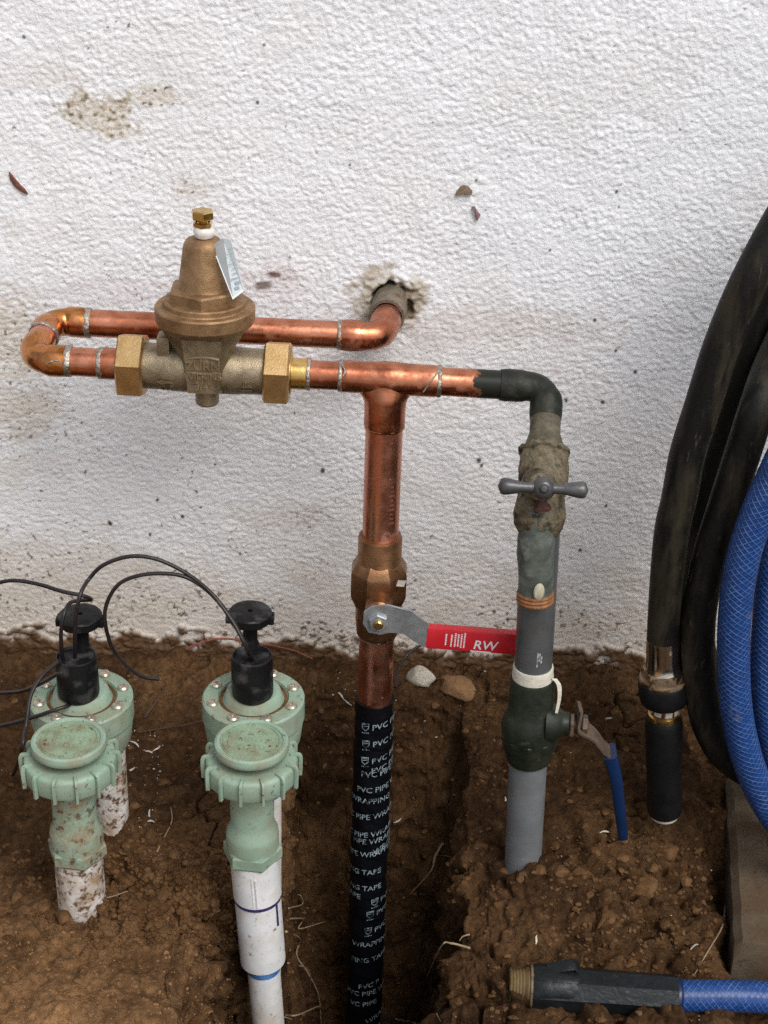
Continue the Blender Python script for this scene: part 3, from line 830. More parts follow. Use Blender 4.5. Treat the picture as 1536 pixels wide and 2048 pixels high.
ring((RX, YF, RZ(1268)), ZUP, RR + 0.0002, 0.0014, 0.0008).build('solder_joint', m_solder, bv)
yS = YF - 0.046
S = at(757, 1241, yS)
mb = MB().lathe([(0.0115, -0.040), (0.0112, -0.010), (0.0095, -0.008), (0.0095, -0.002), (0.0075, -0.002), (0.0075, 0.0)], S, (0, -1, 0), 32)
mb.build('stem_boss', m_valve_bronze, bv)
MB().lathe([(0.0085, -0.006), (0.0085, -0.0015), (0.006, -0.0015)], S, (0, -1, 0), 6, rot=R(15)).build('packing_nut', m_brass, bv, ang=20)
# pressed steel lever: outline in the wall-parallel plane, jogged back past the grey pipe
def px_poly(pts, y): return [at(a, b_, y) for a, b_ in pts]
out_ = [(728, 1222), (744, 1211), (775, 1208), (806, 1216), (822, 1222), (858, 1254), (858, 1300), (842, 1296), (806, 1264), (780, 1262), (760, 1266), (738, 1262), (726, 1244)]
Q = px_poly(out_, yS)
pl = MB()
o = S.copy()
poly = [(p.x - o.x, p.z - o.z) for p in Q]
pl.prism(list(reversed(poly)), o, (1, 0, 0), (0, 0, 1), -0.0025)
bx0, bx1 = at(806, 1240, yS).x, at(850, 1270, yS).x
def jog(p):
    q = p.copy(); q.y += 0.006 * float(np.clip((p.x - bx0) / (bx1 - bx0), 0, 1)); return q
pl.warp(jog)
lev = pl.build('lever', m_steel, bv, ang=20)
nutc = S + V(0, -0.0005, 0)
MB().lathe([(0, -0.0), (0.0078, 0.0), (0.0082, 0.0008), (0.0082, 0.0040), (0.0074, 0.0050), (0.0045, 0.0052), (0, 0.0052)], nutc, (0, -1, 0), 6, rot=R(8)).build('hexagon_nut', m_steel, bv, ang=20)
MB().lathe([(0.0038, 0.004), (0.0038, 0.0074), (0.0030, 0.0082), (0, 0.0082)], nutc, (0, -1, 0), 20).build('stem_end', m_brass, bv)
MB().lathe([(0, 0), (0.0022, 0), (0.0022, 0.0004), (0, 0.0004)], at(795, 1238, yS) + V(0, -0.0001, 0), (0, -1, 0), 16).build('rivet_hole', m_black, lev)
yR = yS + 0.0065
La, Lb = at(852, 1271, yR), at(1052, 1286, yR)
ux = (Lb - La).normalized(); uy_ = Vector((0, 0, 1)); uy_ = (uy_ - ux * uy_.dot(ux)).normalized(); uz = ux.cross(uy_)
MR = Matrix((ux, uy_, uz)).transposed()
mb = MB().box((La + Lb) / 2, ((Lb - La).length, 0.0202, 0.0085), MR, 0.0022)
red = mb.build('red_grip', m_red, bv)
red['label'] = 'red vinyl lever grip with white print'
fr_ = -uz if uz.y > 0 else uz          # towards the viewer
pr = MB()
c0 = La + ux * ((Lb - La).length * 0.47) + fr_ * 0.00445 - uy_ * 0.0065
raised(pr, 'RW', 0.0118, c0, ux, uy_, 0.0001, 0.012, fn=lambda p: p + ux * (p - c0).dot(uy_) * 0.15)
pr.box(c0 + ux * 0.007 - uy_ * 0.0022, (0.017, 0.0008, 0.0002), MR)
c1 = La + ux * ((Lb - La).length * 0.10) + fr_ * 0.00435
rr_ = random.Random(5)
for i, (dx, ln) in enumerate(((0.008, .010), (0.0125, .012), (0.0155, .012), (0.0180, .011), (0.0205, .013), (0.0230, .013))):
    y0 = -ln / 2
    while y0 < ln / 2:
        w_ = rr_.uniform(0.0006, 0.0017)
        pr.box(c1 + ux * dx + uy_ * (y0 + w_ / 2), (0.0012, w_, 0.0002), MR)
        y0 += w_ + rr_.uniform(0.0003, 0.0006)
pr.build('printed_lettering', m_white_print, red)

# --- taped lower riser
zt = RZ(1396)
tp = thing('taped_pipe', (RX, YF, -0.42), 'copper pipe spirally wrapped in black printed tape, going down into the dug hole', 'pipe')
cyl((RX, YF, zt - 0.03), (RX, YF, RZ(1262)), RR).build('copper_stub', m_copper_pink, tp)
zb = -0.46
nz2, ns = 420, 56
RTP = 0.0158
vs, fs = [], []
wi, wk = np.meshgrid(np.arange(nz2 + 1), np.arange(ns), indexing='ij')
wr_ = perlin(np.cos(wk / ns * 6.283) * 2.2, np.sin(wk / ns * 6.283) * 2.2, wi / 3.0 + 2.5 * np.sin(wk / ns * 6.283 * 2))
for i in range(nz2 + 1):
    z = zt + (zb - zt) * i / nz2
    for k in range(ns):
        t = 2 * math.pi * k / ns
        ph = (t / (2 * math.pi) + (z) / 0.0245) % 1.0
        r = RTP + 0.0011 * (1 - ph) * min(1, ph * 14) + 0.0004 * math.sin(t * 3 + z * 140) + 0.00035 * float(wr_[i, k]) + 0.0010 * (zt - z) * 3
        vs.append((RX + r * math.cos(t), YF + r * math.sin(t), z))
for i in range(nz2):
    for k in range(ns):
        fs.append((i * ns + k, i * ns + (k + 1) % ns, (i + 1) * ns + (k + 1) % ns, (i + 1) * ns + k))
MB().add(vs, fs).lathe([(RR - 0.001, 0), (RTP + 0.0008, 0), (RTP + 0.0008, -0.001)], (RX, YF, zt), ZUP, ns).build('wrapping_tape', m_tape, tp)
rows = [(1437, 744, 'PVC PIPE', .13, 1), (1470, 745, 'PVC PIPE', .16, 1), (1503, 743, 'PVC PIPE', .17, 1), (1522, 742, 'PVC PIPE', .16, 0), (1531, 722, 'PVC PIPE WRAP', .05, 0), (1563, 714, 'PVC PIPE WRAP', .06, 0),
        (1585, 704, 'WRAPPING', .02, 0), (1620, 702, 'C PIPE WRAPPING', .12, 0), (1656, 700, 'C PIPE WRAPPING', .13, 0), (1666, 706, 'PIPE WRAPPING', .08, 0), (1694, 698, 'PIPE WRAPPING', .10, 0), (1683, 745, 'WRAPPING', .30, 0),
        (1726, 700, 'NG TAPE', .03, 0), (1758, 700, 'NG TAPE', .05, 0), (1772, 694, 'TAPE', -.1, 0), (1782, 760, 'PVC', .15, 1), (1806, 752, 'PVC PIPE', .12, 1), (1838, 748, 'PVC', .12, 1),
        (1868, 704, 'WRAPPING TAPE', .06, 0), (1900, 702, 'PING TAPE', .08, 0), (1950, 716, 'PVC P', .14, 0), (1966, 694, 'PVC PIPE WRAP', .05, 0), (1986, 700, 'VC PIPE', .06, 0), (2018, 730, 'WRAPPING', .25, 0), (2040, 706, 'PVC PIPE', .05, 0)]
tx = MB()
cen = lambda py: 772 - 0.037 * (py - 757)
for (py, px, s, sl, logo) in rows:
    sl += 0.05
    z0 = RZ(py)
    rr0 = RTP + 0.0020 + 0.003 * (zt - z0)
    spx = FPX / (at(cen(py), py, YF) - CAM).dot(FW)
    sa = max(-0.98, min(0.98, (px - cen(py)) / spx / rr0))
    a0 = math.asin(sa)
    def wrapv(x, y, a0=a0, z0=z0, rr0=rr0, sl=sl):
        a = a0 + x / rr0
        return Vector((RX + rr0 * math.sin(a), YF - rr0 * math.cos(a), z0 + y + sl * x))
    tv, tf = text2d(s, 0.0082, 0.010)
    xmax = 0.5 * math.pi * rr0
    keep = [f for f in tf if all(-1.3 < a0 + tv[i][0] / rr0 < 1.5 for i in f)]
    tx.add([wrapv(x, y) for x, y in tv], keep)
    if logo:      # small shield mark before the words
        sh = [(-0.0095, 0.0075), (-0.0025, 0.0075), (-0.0028, 0.002), (-0.006, -0.001), (-0.0092, 0.002)]
        cx, cy = -0.006, 0.0042
        inn = [(cx + (x - cx) * 0.78, cy + (y - cy) * 0.78) for x, y in sh]
        vs = [wrapv(x, y) for x, y in sh + inn]
        tx.add(vs, [(i, (i + 1) % 5, 5 + (i + 1) % 5, 5 + i) for i in range(5)])
        for yy in (0.0055, 0.0035):
            tx.add([wrapv(-0.0082, yy), wrapv(-0.0038, yy + .0006), wrapv(-0.0038, yy + 0.0014), wrapv(-0.0082, yy + 0.0008)], [(0, 1, 2, 3)])
        for q_ in range(4):
            tx.add([wrapv(-0.0092 + q_ * 0.0018, -0.0032), wrapv(-0.0081 + q_ * 0.0018, -0.0032), wrapv(-0.0081 + q_ * 0.0018, -0.0020), wrapv(-0.0092 + q_ * 0.0018, -0.0020)], [(0, 1, 2, 3)])
tx.build('printed_lettering', m_tape_print, tp)

# --- pressure regulator
O = FR(413)
prv = thing('pressure_regulator', (O.x, YF, O.z - 0.028), 'bronze water pressure regulator with bell shaped bonnet, union nuts and a hanging tag', 'regulator')
rx = EX
bl, br = (FR(262) - O).dot(rx), (FR(556) - O).dot(rx)
mb = MB().lathe([(0.0100, bl), (0.0176, bl), (0.0178, bl * 0.6), (0.0186, bl * 0.35), (0.0186, br * 0.35), (0.0178, br * 0.6), (0.0176, br), (0.0100, br)], O, rx, 48)
mb.lathe([(0.0092, -0.014), (0.0092, -0.0275), (0.0080, -0.0290), (0, -0.0290)], O, ZUP, 32)       # bottom plug
body = mb.build('regulator_body', m_bronze_grey, prv)
mb = MB()
secs = [(-0.012, .0120, .0150, .0205, .009), (0.006, .0130, .0175, .0222, .010), (0.022, .0140, .0225, .0232, .012), (0.032, .0150, .0285, .0240, .015), (0.040, .0170, .0315, .0290, .018)]
vs, fs = [], []
for (z, a, w_, d, e) in secs:
    for x, y in ((-a, -d), (a, -d), (w_, -e), (w_, e), (a, d), (-a, d), (-w_, e), (-w_, -e)):
        vs.append(O + V(x, y, z))
for i in range(len(secs) - 1):
    for k in range(8):
        fs.append((i * 8 + k, i * 8 + (k + 1) % 8, (i + 1) * 8 + (k + 1) % 8, (i + 1) * 8 + k))
mb.add(vs, fs)
# cast lug on the back left shoulder
mb.box(O + V(-0.031, -0.004, 0.020), (0.010, 0.016, 0.018), bev=0.002)
neck = mb.build('neck', m_bronze_grey, prv, ang=25)
def face(p):   # press lettering onto the sloped front panel
    q_ = p.copy(); z = p.z - O.z
    q_.y += -(0.0218 + (0.0236 - 0.0218) * float(np.clip(z / 0.024, -0.2, 1))) - (YF - 0.0) * 0 
    return q_
lt = MB()
m_letter = mat('raised bronze with painted relief light', [(0.36, 0.29, 0.19), (0.48, 0.40, 0.28)], 90, 0.38, 0.85)  # paler than the body, painted in place of shading on the relief
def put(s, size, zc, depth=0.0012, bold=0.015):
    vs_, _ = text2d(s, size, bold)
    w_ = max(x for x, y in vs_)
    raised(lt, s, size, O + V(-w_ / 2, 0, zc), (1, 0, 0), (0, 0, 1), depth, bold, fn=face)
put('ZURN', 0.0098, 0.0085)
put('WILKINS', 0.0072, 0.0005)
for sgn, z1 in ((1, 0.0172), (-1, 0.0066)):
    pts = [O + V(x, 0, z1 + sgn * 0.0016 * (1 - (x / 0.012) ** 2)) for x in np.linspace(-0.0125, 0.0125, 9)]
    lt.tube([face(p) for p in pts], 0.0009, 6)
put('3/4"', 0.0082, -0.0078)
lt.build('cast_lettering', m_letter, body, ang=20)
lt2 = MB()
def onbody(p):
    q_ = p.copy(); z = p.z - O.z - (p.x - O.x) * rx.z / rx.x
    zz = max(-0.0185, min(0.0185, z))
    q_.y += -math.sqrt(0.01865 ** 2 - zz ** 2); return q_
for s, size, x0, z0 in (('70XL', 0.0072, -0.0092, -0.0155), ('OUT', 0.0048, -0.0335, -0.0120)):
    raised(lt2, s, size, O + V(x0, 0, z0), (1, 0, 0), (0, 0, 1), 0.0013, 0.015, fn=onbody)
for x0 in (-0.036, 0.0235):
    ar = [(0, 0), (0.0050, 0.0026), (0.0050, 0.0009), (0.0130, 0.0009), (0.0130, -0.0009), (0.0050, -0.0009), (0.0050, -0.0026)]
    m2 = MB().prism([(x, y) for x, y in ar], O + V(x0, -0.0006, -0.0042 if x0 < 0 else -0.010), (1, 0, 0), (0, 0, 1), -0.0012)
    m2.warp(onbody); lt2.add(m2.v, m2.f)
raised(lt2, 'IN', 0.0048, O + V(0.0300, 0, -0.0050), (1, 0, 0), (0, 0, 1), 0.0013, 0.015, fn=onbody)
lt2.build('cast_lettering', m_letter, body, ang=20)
mb = MB().lathe([(0.0270, 0.0365), (0.0330, 0.0370), (0.0364, 0.0390), (0.0377, 0.0412), (0.0379, 0.0505), (0.0370, 0.0518), (0.0326, 0.0522), (0.0318, 0.0530), (0.0314, 0.0560), (0.0304, 0.0570), (0.0200, 0.0585)], O, ZUP, 64)
fl = mb.build('flange', m_bronze, prv, ang=22)
mb = MB().lathe([(0.0290, 0.0560), (0.0284, 0.0648), (0.0270, 0.0662), (0.0190, 0.0668)], O, ZUP, 6, ref=(0, -1, 0), rot=R(2))
mb.build('hexagon_base', m_bronze, prv, ang=20)
mb = MB().lathe([(0.0222, 0.0635), (0.0200, 0.0660), (0.0192, 0.0690), (0.0152, 0.0970), (0.0143, 0.1000), (0.0122, 0.1030), (0.0085, 0.1042), (0, 0.1045)], O, ZUP, 56)
mb.build('bonnet', m_bronze, prv)
tie = MB().lathe([(0.0040, -0.004), (0.0070, -0.0030), (0.0082, 0), (0.0078, 0.0025), (0.0064, 0.0040), (0.0040, 0.0044)], O + V(0.0006, -0.0006, 0.1085), (0.10, -0.06, 1), 20, fn=lambda t, h: 1 + 0.06 * math.sin(3 * t + 1))
tie.build('plastic_tie', m_tie, prv)
bolt = MB().lathe([(0.0038, 0.104)] + [(0.0043 - 0.0007 * (k % 2), 0.1060 + 0.0008 * k) for k in range(16)] + [(0.0043, 0.1190)], O, ZUP, 20)
bolt.lathe([(0.0030, 0.1185), (0.0080, 0.1185), (0.0086, 0.1192), (0.0086, 0.1238), (0.0078, 0.1248), (0, 0.1250)], O, ZUP, 6, ref=(0, -1, 0), rot=R(12))
bolt.build('adjusting_bolt', m_brass, prv, ang=20)
MB().lathe([(0.0060, 0.1128), (0.0076, 0.1134), (0.0076, 0.1156), (0.0060, 0.1162)], O, ZUP, 6, ref=(0, -1, 0)).build('lock_nut', m_brass, prv, ang=20)
yT = YF - 0.020
tgp = [at(424, 492, yT + 0.012), at(446, 476, yT + 0.006), at(462, 480, yT + 0.004), at(488, 582, yT), at(466, 599, yT - 0.005)]
ctr = sum(tgp, Vector()) / 5
nrm = (tgp[2] - tgp[0]).cross(tgp[4] - tgp[0]).normalized()
mb = MB()
mb.add([p + nrm * 0.0003 for p in tgp] + [p - nrm * 0.0003 for p in tgp], [(0, 1, 2, 3, 4), (9, 8, 7, 6, 5)] + [(i, i + 5, (i + 1) % 5 + 5, (i + 1) % 5) for i in range(5)])
tgo = mb.build('hanging_tag', m_tagcard, prv, ang=20)
tl = MB()
e1 = (tgp[3] - tgp[2]).normalized(); e2 = (tgp[4] - tgp[3]); e2 = (e2 - e1 * e2.dot(e1)).normalized()
nv = nrm if nrm.y < 0 else -nrm
fr2 = random.Random(8)
for k in range(9):
    d_ = 0.006 + k * 0.0036
    st_, w_ = (0.001, fr2.uniform(0.003, 0.0065)) if k != 8 else (0.0025, 0.0035)
    c = tgp[2] + e1 * d_ + e2 * (st_ + w_ / 2) + nv * 0.0005
    tl.box(c, (w_, 0.0007 if k < 7 else 0.0022, 0.0001), Matrix((e2, e1, e2.cross(e1))).transposed())
tl.build('tag_print', mat('grey print', [(0.24, 0.30, 0.36), (0.33, 0.38, 0.42)], 200, 0.6), tgo)
vd = (CAM - O).normalized()
for px, w_ in ((265, 0.0205), (555, 0.0200)):
    c = FR(px) - rx * w_ / 2
    MB().lathe([(0.0100, 0), (0.0236, 0), (0.0262, 0.0014), (0.0262, w_ - 0.0014), (0.0236, w_), (0.0100, w_)], c, rx, 6, ref=vd, rot=R(4)).build('union_nut', m_brass_nut, prv, ang=20)
cyl(FR(236), FR(246), 0.0150).build('union_shoulder', m_brass, prv)
cyl(FR(576), FR(618), 0.0121).build('tailpiece', m_brass, prv)
cyl(FR(574), FR(584), 0.0160).build('union_shoulder', m_brass, prv)

# --- blackened elbow and hose bibb
m_trans, N, Lk, b = node_mat('scorched copper')
tc = N('ShaderNodeTexCoord'); sp_ = N('ShaderNodeSeparateXYZ'); Lk(tc.outputs['Object'], sp_.inputs[0])
ad = N('ShaderNodeMath'); ad.operation = 'MULTIPLY_ADD'; ad.inputs[1].default_value = 0.030; Lk(nz_(N, Lk, tc.outputs['Object'], 130, 4), ad.inputs[0]); Lk(sp_.outputs['X'], ad.inputs[2])
fac = mr_(N, Lk, ad.outputs[0], 0.0150, 0.0195)
Lk(mx_(N, Lk, fac, (0.50, 0.19, 0.105), (0.015, 0.016, 0.012)), b.inputs['Base Color'])
Lk(mr_(N, Lk, fac, 0, 1, 1.0, 0.0), b.inputs['Metallic'])
b.inputs['Roughness'].default_value = 0.40
b.inputs['Specular IOR Level'].default_value = 0.2
hb0 = FR(943)
bib = thing('hose_bibb', (FR(1093).x, -0.226, at(1070, 1205, -0.226).z), 'old verdigris hose tap with two winged handle, hanging from a blackened copper elbow', 'tap')
cyl(FR(940), FR(1010), RT_ + 0.0001).build('scorched_tube', m_trans, bib)
# shift the scorch line to the tube's own place
for o_ in bib.children:
    me = o_.data
    off = FR(943) - ORG[bib.name]
    o_.location = off
    for v in me.vertices: v.co -= off
cE = FR(1094)
dd = Vector((-0.05, -math.cos(R(40)), -math.sin(R(40)))).normalized()
fitting(bend(FR(1000), cE, cE + dd * 0.027, 0.014), 0.0126, ls=0.016).build('elbow', m_patina, bib)
inl = MB().lathe([(0.0118, 0.020), (0.0118, 0.034), (0.0120, 0.040), (0.0132, 0.044), (0.0146, 0.050), (0.0158, 0.056), (0.015, 0.058)], cE, dd, 40, fn=lambda t, h: 1 + 0.015 * math.sin(2 * t + h * 200))
inl.build('inlet', m_patina2, bib)
bC = cE + dd * 0.078
bd = MB().lathe([(0.0120, -0.0255), (0.0186, -0.0250), (0.0196, -0.0235), (0.0194, -0.0215), (0.0176, -0.0205), (0.0180, -0.0200), (0.0186, -0.010), (0.0186, 0.000), (0.0176, 0.012), (0.0130, 0.020), (0, 0.024)], bC, dd, 44)
bC2 = at(1079, 1030, -0.214)
dwn = (bC2 - bC)
bd.lathe([(0, -0.004), (0.012, -0.002), (0.0172, 0.006), (0.0182, dwn.length * 0.55), (0.0196, dwn.length), (0.0182, dwn.length + 0.008), (0.0140, dwn.length + 0.015), (0, dwn.length + 0.017)], bC, dwn, 40)
def lump(p):
    a = float(perlin(p.x * 130, p.y * 130, p.z * 130)); b_ = float(perlin(p.x * 320, p.y * 320, p.z * 320 + 7))
    d_ = (p - bC); d_ = d_.normalized() if d_.length > 1e-6 else Vector((0, 0, 0))
    return p + d_ * (0.0022 * a + 0.0010 * b_)
bd.warp(lump)
bd.build('tap_body', m_bibb, bib, ang=70)
hc = at(1086, 976, -0.2475)
sx = Vector((0.0, -0.80, 0.34)).normalized()
MB().lathe([(0.0125, -0.040), (0.0128, -0.026), (0.0105, -0.022), (0.0098, -0.012), (0.0060, -0.010), (0.0052, 0.0)], hc, sx, 24, fn=lambda t, h: 1 + 0.03 * math.sin(3 * t)).build('bonnet', m_bibb, bib)
MB().lathe([(0.006, -0.023), (0.0118, -0.022), (0.0122, -0.016), (0.0108, -0.0135), (0.005, -0.013)], hc, sx, 6, rot=0.2).build('packing_nut', m_patina2, bib, ang=20)
rs_ = at(1084, 1013, -0.2375)
MB().lathe([(0, 0.0035), (0.0045, 0.0025), (0.0062, -0.001), (0.005, -0.006)], rs_, (0.1, -1, 0.15), 14, fn=lambda t, h: 1 + 0.25 * math.sin(3 * t + 1)).build('rust_lump', mat('dark red rust', [(0.035, 0.014, 0.010), (0.085, 0.030, 0.020)], 200, 0.8, bump=(400, 0.001)), bib)
hn = MB()
hu = Vector((1, 0, -0.012)).normalized()
hn.lathe([(0, -0.0045), (0.0072, -0.0040), (0.0082, 0.000), (0.0070, 0.0048), (0.0040, 0.0068), (0, 0.0072)], hc, sx, 28)
for sg in (-1, 1):
    pts, rad = [], []
    for k in range(14):
        t = k / 13
        pts.append(hc + hu * sg * (0.004 + 0.0282 * t) + sx * (0.0012 * math.sin(t * 3)))
        rad.append((0.0046 - 0.0010 * math.sin(min(1, t * 2.2) * math.pi / 2) + 0.0026 * sstep(0.25, 0.85, t)) * (1 if t < 0.86 else math.sqrt(max(0.02, 1 - ((t - 0.86) / 0.142) ** 2))))
    hn.tube(pts, rad, 20)
hn.build('wing_handle', m_handle, bib, ang=60)
MB().lathe([(0.0030, 0.0066), (0.0036, 0.0080), (0.0022, 0.0098), (0, 0.0102)], hc, sx, 16).build('handle_screw', m_handle, bib)
sE = at(1070, 1196, -0.226)
sT = at(1076, 1050, -0.222)
path = smooth_path([sT + V(0, 0.003, 0.012), sT, sT.lerp(sE, 0.35) + V(-0.0012, 0, 0), sT.lerp(sE, 0.7), sE], 10)
sp = MB().tube(path, lambda t: 0.0118 + 0.0016 * math.sin(t * 3.3) ** 2 + 0.0010 * t, 36)
sp.warp(lambda p: p + Vector((1, 0, 0)) * float(0.0008 * perlin(p.x * 90, p.y * 90, p.z * 90)))
sp.build('spout', m_spout, bib, ang=60)
sd_ = (sE - sT).normalized()
MB().lathe([(0.0100, -0.006), (0.0134, -0.006), (0.0141, -0.0045), (0.0136, -0.003), (0.0143, -0.0015), (0.0137, 0.000), (0.0144, 0.0015), (0.0137, 0.003), (0.0100, 0.003)], sE, sd_, 40).build('threaded_end', m_rust, bib)
pt = at(1078, 1184, -0.226 - 0.0130)
MB().lathe([(0, 0.0012), (0.0034, 0.0010), (0.0042, 0.0), (0.003, -0.003)], pt, (0.15, -1, 0.1), 18).warp(lambda p: Vector((p.x, p.y, pt.z + (p.z - pt.z) * 1.75))).build('paint_chip', mat('cream chip', [(0.34, 0.31, 0.21), (0.45, 0.42, 0.31)], 100, 0.7), bib)

# --- grey pipe behind the spout
YG = -0.203
gT, gB = at(1080, 1080, YG), at(1049, 1660, YG)
GAX = (gT - gB).normalized()
def GP(py):
    p = at(1080 - (py - 1080) * 31 / 580, py, YG)
    return gB + GAX * (p - gB).dot(GAX)
gx_ = GP(1440).x
def GZ(py): return GP(py).z
gp = thing('grey_pvc_pipe', GP(1720), 'upright grey plastic pipe behind the tap spout, entering the soil below a dark valve', 'pipe')
cyl(GP(1370), GP(1050), 0.0150).build('upper_tube', m_pvc_grey, gp)
cyl(gB - GAX * 0.12, GP(1490), 0.0157).build('lower_tube', m_pvc_grey2, gp)
sc1 = MB()
for k in range(7):
    a = R(-90 + 6 + k % 3 * 6)
    z = GZ(1292 + (k % 4) * 5)
    sc1.box((GP(1300).x + math.cos(a) * 0.01505, YG + math.sin(a) * 0.01505, z), (0.0012, 0.0002, 0.006 - 0.001 * (k % 3)), Matrix.Rotation(a + math.pi / 2, 3, 'Z'))
sc1.build('scuff_mark', mat('pale scuff', [(0.28, 0.29, 0.30), (0.42, 0.43, 0.44)], 300, 0.6), gp)
gv = thing('green_ball_valve', (gx_, YG, GZ(1520)), 'dark green painted ball valve on the grey pipe with a bent blue covered lever', 'valve')
gz = GZ(1440); q_ = lambda p: (GP(p) - GP(1440)).dot(GAX)
MB().lathe([(0.0140, q_(1330)), (0.0158, q_(1330)), (0.0164, q_(1334)), (0.0162, q_(1341)), (0.0168, q_(1348)), (0.0164, q_(1356)), (0.0140, q_(1358))], GP(1440), GAX, 40).build('thread_tape', m_ptfe, gv)
tpst = smooth_path([V(gx_ + 0.0145, YG - 0.010, GZ(1342)), V(gx_ + 0.0185, YG - 0.0125, GZ(1352)), V(gx_ + 0.0195, YG - 0.0145, GZ(1374)), V(gx_ + 0.0182, YG - 0.0160, GZ(1402))], 6)
ts = MB()
for i, p in enumerate(tpst):
    wd = 0.0022 - 0.0012 * i / len(tpst)
    ts.v += [p + V(-wd, 0, 0.0005), p + V(wd, 0, 0), p + V(wd, 0.0004, 0), p + V(-wd, 0.0004, 0)]
for i in range(len(tpst) - 1):
    for k in range(4): ts.f.append((i * 4 + k, i * 4 + (k + 1) % 4, i * 4 + 4 + (k + 1) % 4, i * 4 + 4 + k))
ts.build('loose_tape_end', m_ptfe, gv)
mb = MB().lathe([(0.0148, q_(1352)), (0.0172, q_(1353)), (0.0180, q_(1358)), (0.0184, q_(1415)), (0.0200, q_(1424)), (0.0226, q_(1436)), (0.0232, q_(1450)), (0.0230, q_(1478)), (0.0216, q_(1490)), (0.0196, q_(1502)), (0.0186, q_(1514)), (0.0172, q_(1518)), (0.0150, q_(1519))], GP(1440), GAX, 48)
mb.warp(lambda p: p + (p - Vector((gx_, YG, p.z))).normalized() * float(0.0007 * perlin(p.x * 110, p.y * 110, p.z * 110)))
mb.build('valve_body', m_green_dark, gv, ang=50)
MB().lathe([(0.0225, q_(1462)), (0.0240, q_(1465)), (0.0240, q_(1472)), (0.0225, q_(1475))], GP(1440), GAX, 10, rot=0.2).build('body_seam', m_green_dark, gv, ang=20)
bs = V(gx_, YG - 0.004, GZ(1436))
bd_ = V(1, -0.10, 0.02).normalized()
MB().lathe([(0.017, 0.012), (0.0150, 0.020), (0.0112, 0.024), (0.0096, 0.027), (0.0096, 0.0305), (0.0078, 0.0310), (0, 0.031)], bs, bd_, 28).build('stem_boss', m_green_dark, gv)
m_oldst = mat('rusty steel', [(0.085, 0.055, 0.038), (0.15, 0.11, 0.08)], 90, 0.55, 0.3, bump=(300, 0.0006))
MB().lathe([(0, 0.0305), (0.0045, 0.0305), (0.0045, 0.046), (0.003, 0.047), (0, 0.047)], bs, bd_, 16).build('stem', m_oldst, gv)
MB().lathe([(0.004, 0.0315), (0.0088, 0.0315), (0.0094, 0.0322), (0.0094, 0.0345), (0.004, 0.035)], bs, bd_, 6).build('packing_nut', m_oldst, gv, ang=20)
MB().lathe([(0.004, 0.0412), (0.0080, 0.0412), (0.0086, 0.0420), (0.0086, 0.0455), (0.004, 0.046)], bs, bd_, 6, rot=0.3).build('lever_nut', m_oldst, gv, ang=20)
def strip(mb, pts, side, wd, th):
    n = len(pts)
    base = len(mb.v)
    for i, p in enumerate(pts):
        T = (pts[min(i + 1, n - 1)] - pts[max(i - 1, 0)]).normalized()
        s_ = Vector(side); s_ = (s_ - T * s_.dot(T)).normalized()
        nn_ = T.cross(s_)
        w_ = wd(i / (n - 1)) if callable(wd) else wd
        t_ = th(i / (n - 1)) if callable(th) else th
        for a, c in ((-1, -.6), (-.8, -1), (.8, -1), (1, -.6), (1, .6), (.8, 1), (-.8, 1), (-1, .6)):
            mb.v.append(p + s_ * a * w_ / 2 + nn_ * c * t_ / 2)
    for i in range(n - 1):
        for k in range(8): mb.f.append((base + i * 8 + k, base + i * 8 + (k + 1) % 8, base + i * 8 + 8 + (k + 1) % 8, base + i * 8 + 8 + k))
    mb.f.append(tuple(base + k for k in range(8))); mb.f.append(tuple(base + (n - 1) * 8 + k for k in range(8)))
    return mb
lc = bs + bd_ * 0.0385
yl = lc.y
lp = smooth_path([lc + V(0, 0.002, 0.016), lc, at(1186, 1468, yl), at(1206, 1492, yl - 0.002), at(1226, 1520, yl - 0.003), at(1236, 1590, yl - 0.004), at(1244, 1640, yl - 0.005)], 6)
strip(MB(), lp, (0, 1, 0.1), lambda t: 0.020 - 0.004 * t, 0.003).build('lever', m_oldst, gv, ang=30)
bp_ = smooth_path([at(1219, 1503, yl - 0.0025), at(1229, 1540, yl - 0.003), at(1236, 1590, yl - 0.004), at(1242, 1640, yl - 0.005), at(1245, 1668, yl - 0.005)], 8)
bg_ = strip(MB(), bp_, (0, 1, 0.1), lambda t: 0.022 - 0.005 * t, lambda t: 0.0112 - 0.0032 * t).build('blue_grip', m_blue_vinyl, gv, ang=50)
bg_['label'] = 'blue vinyl lever grip'

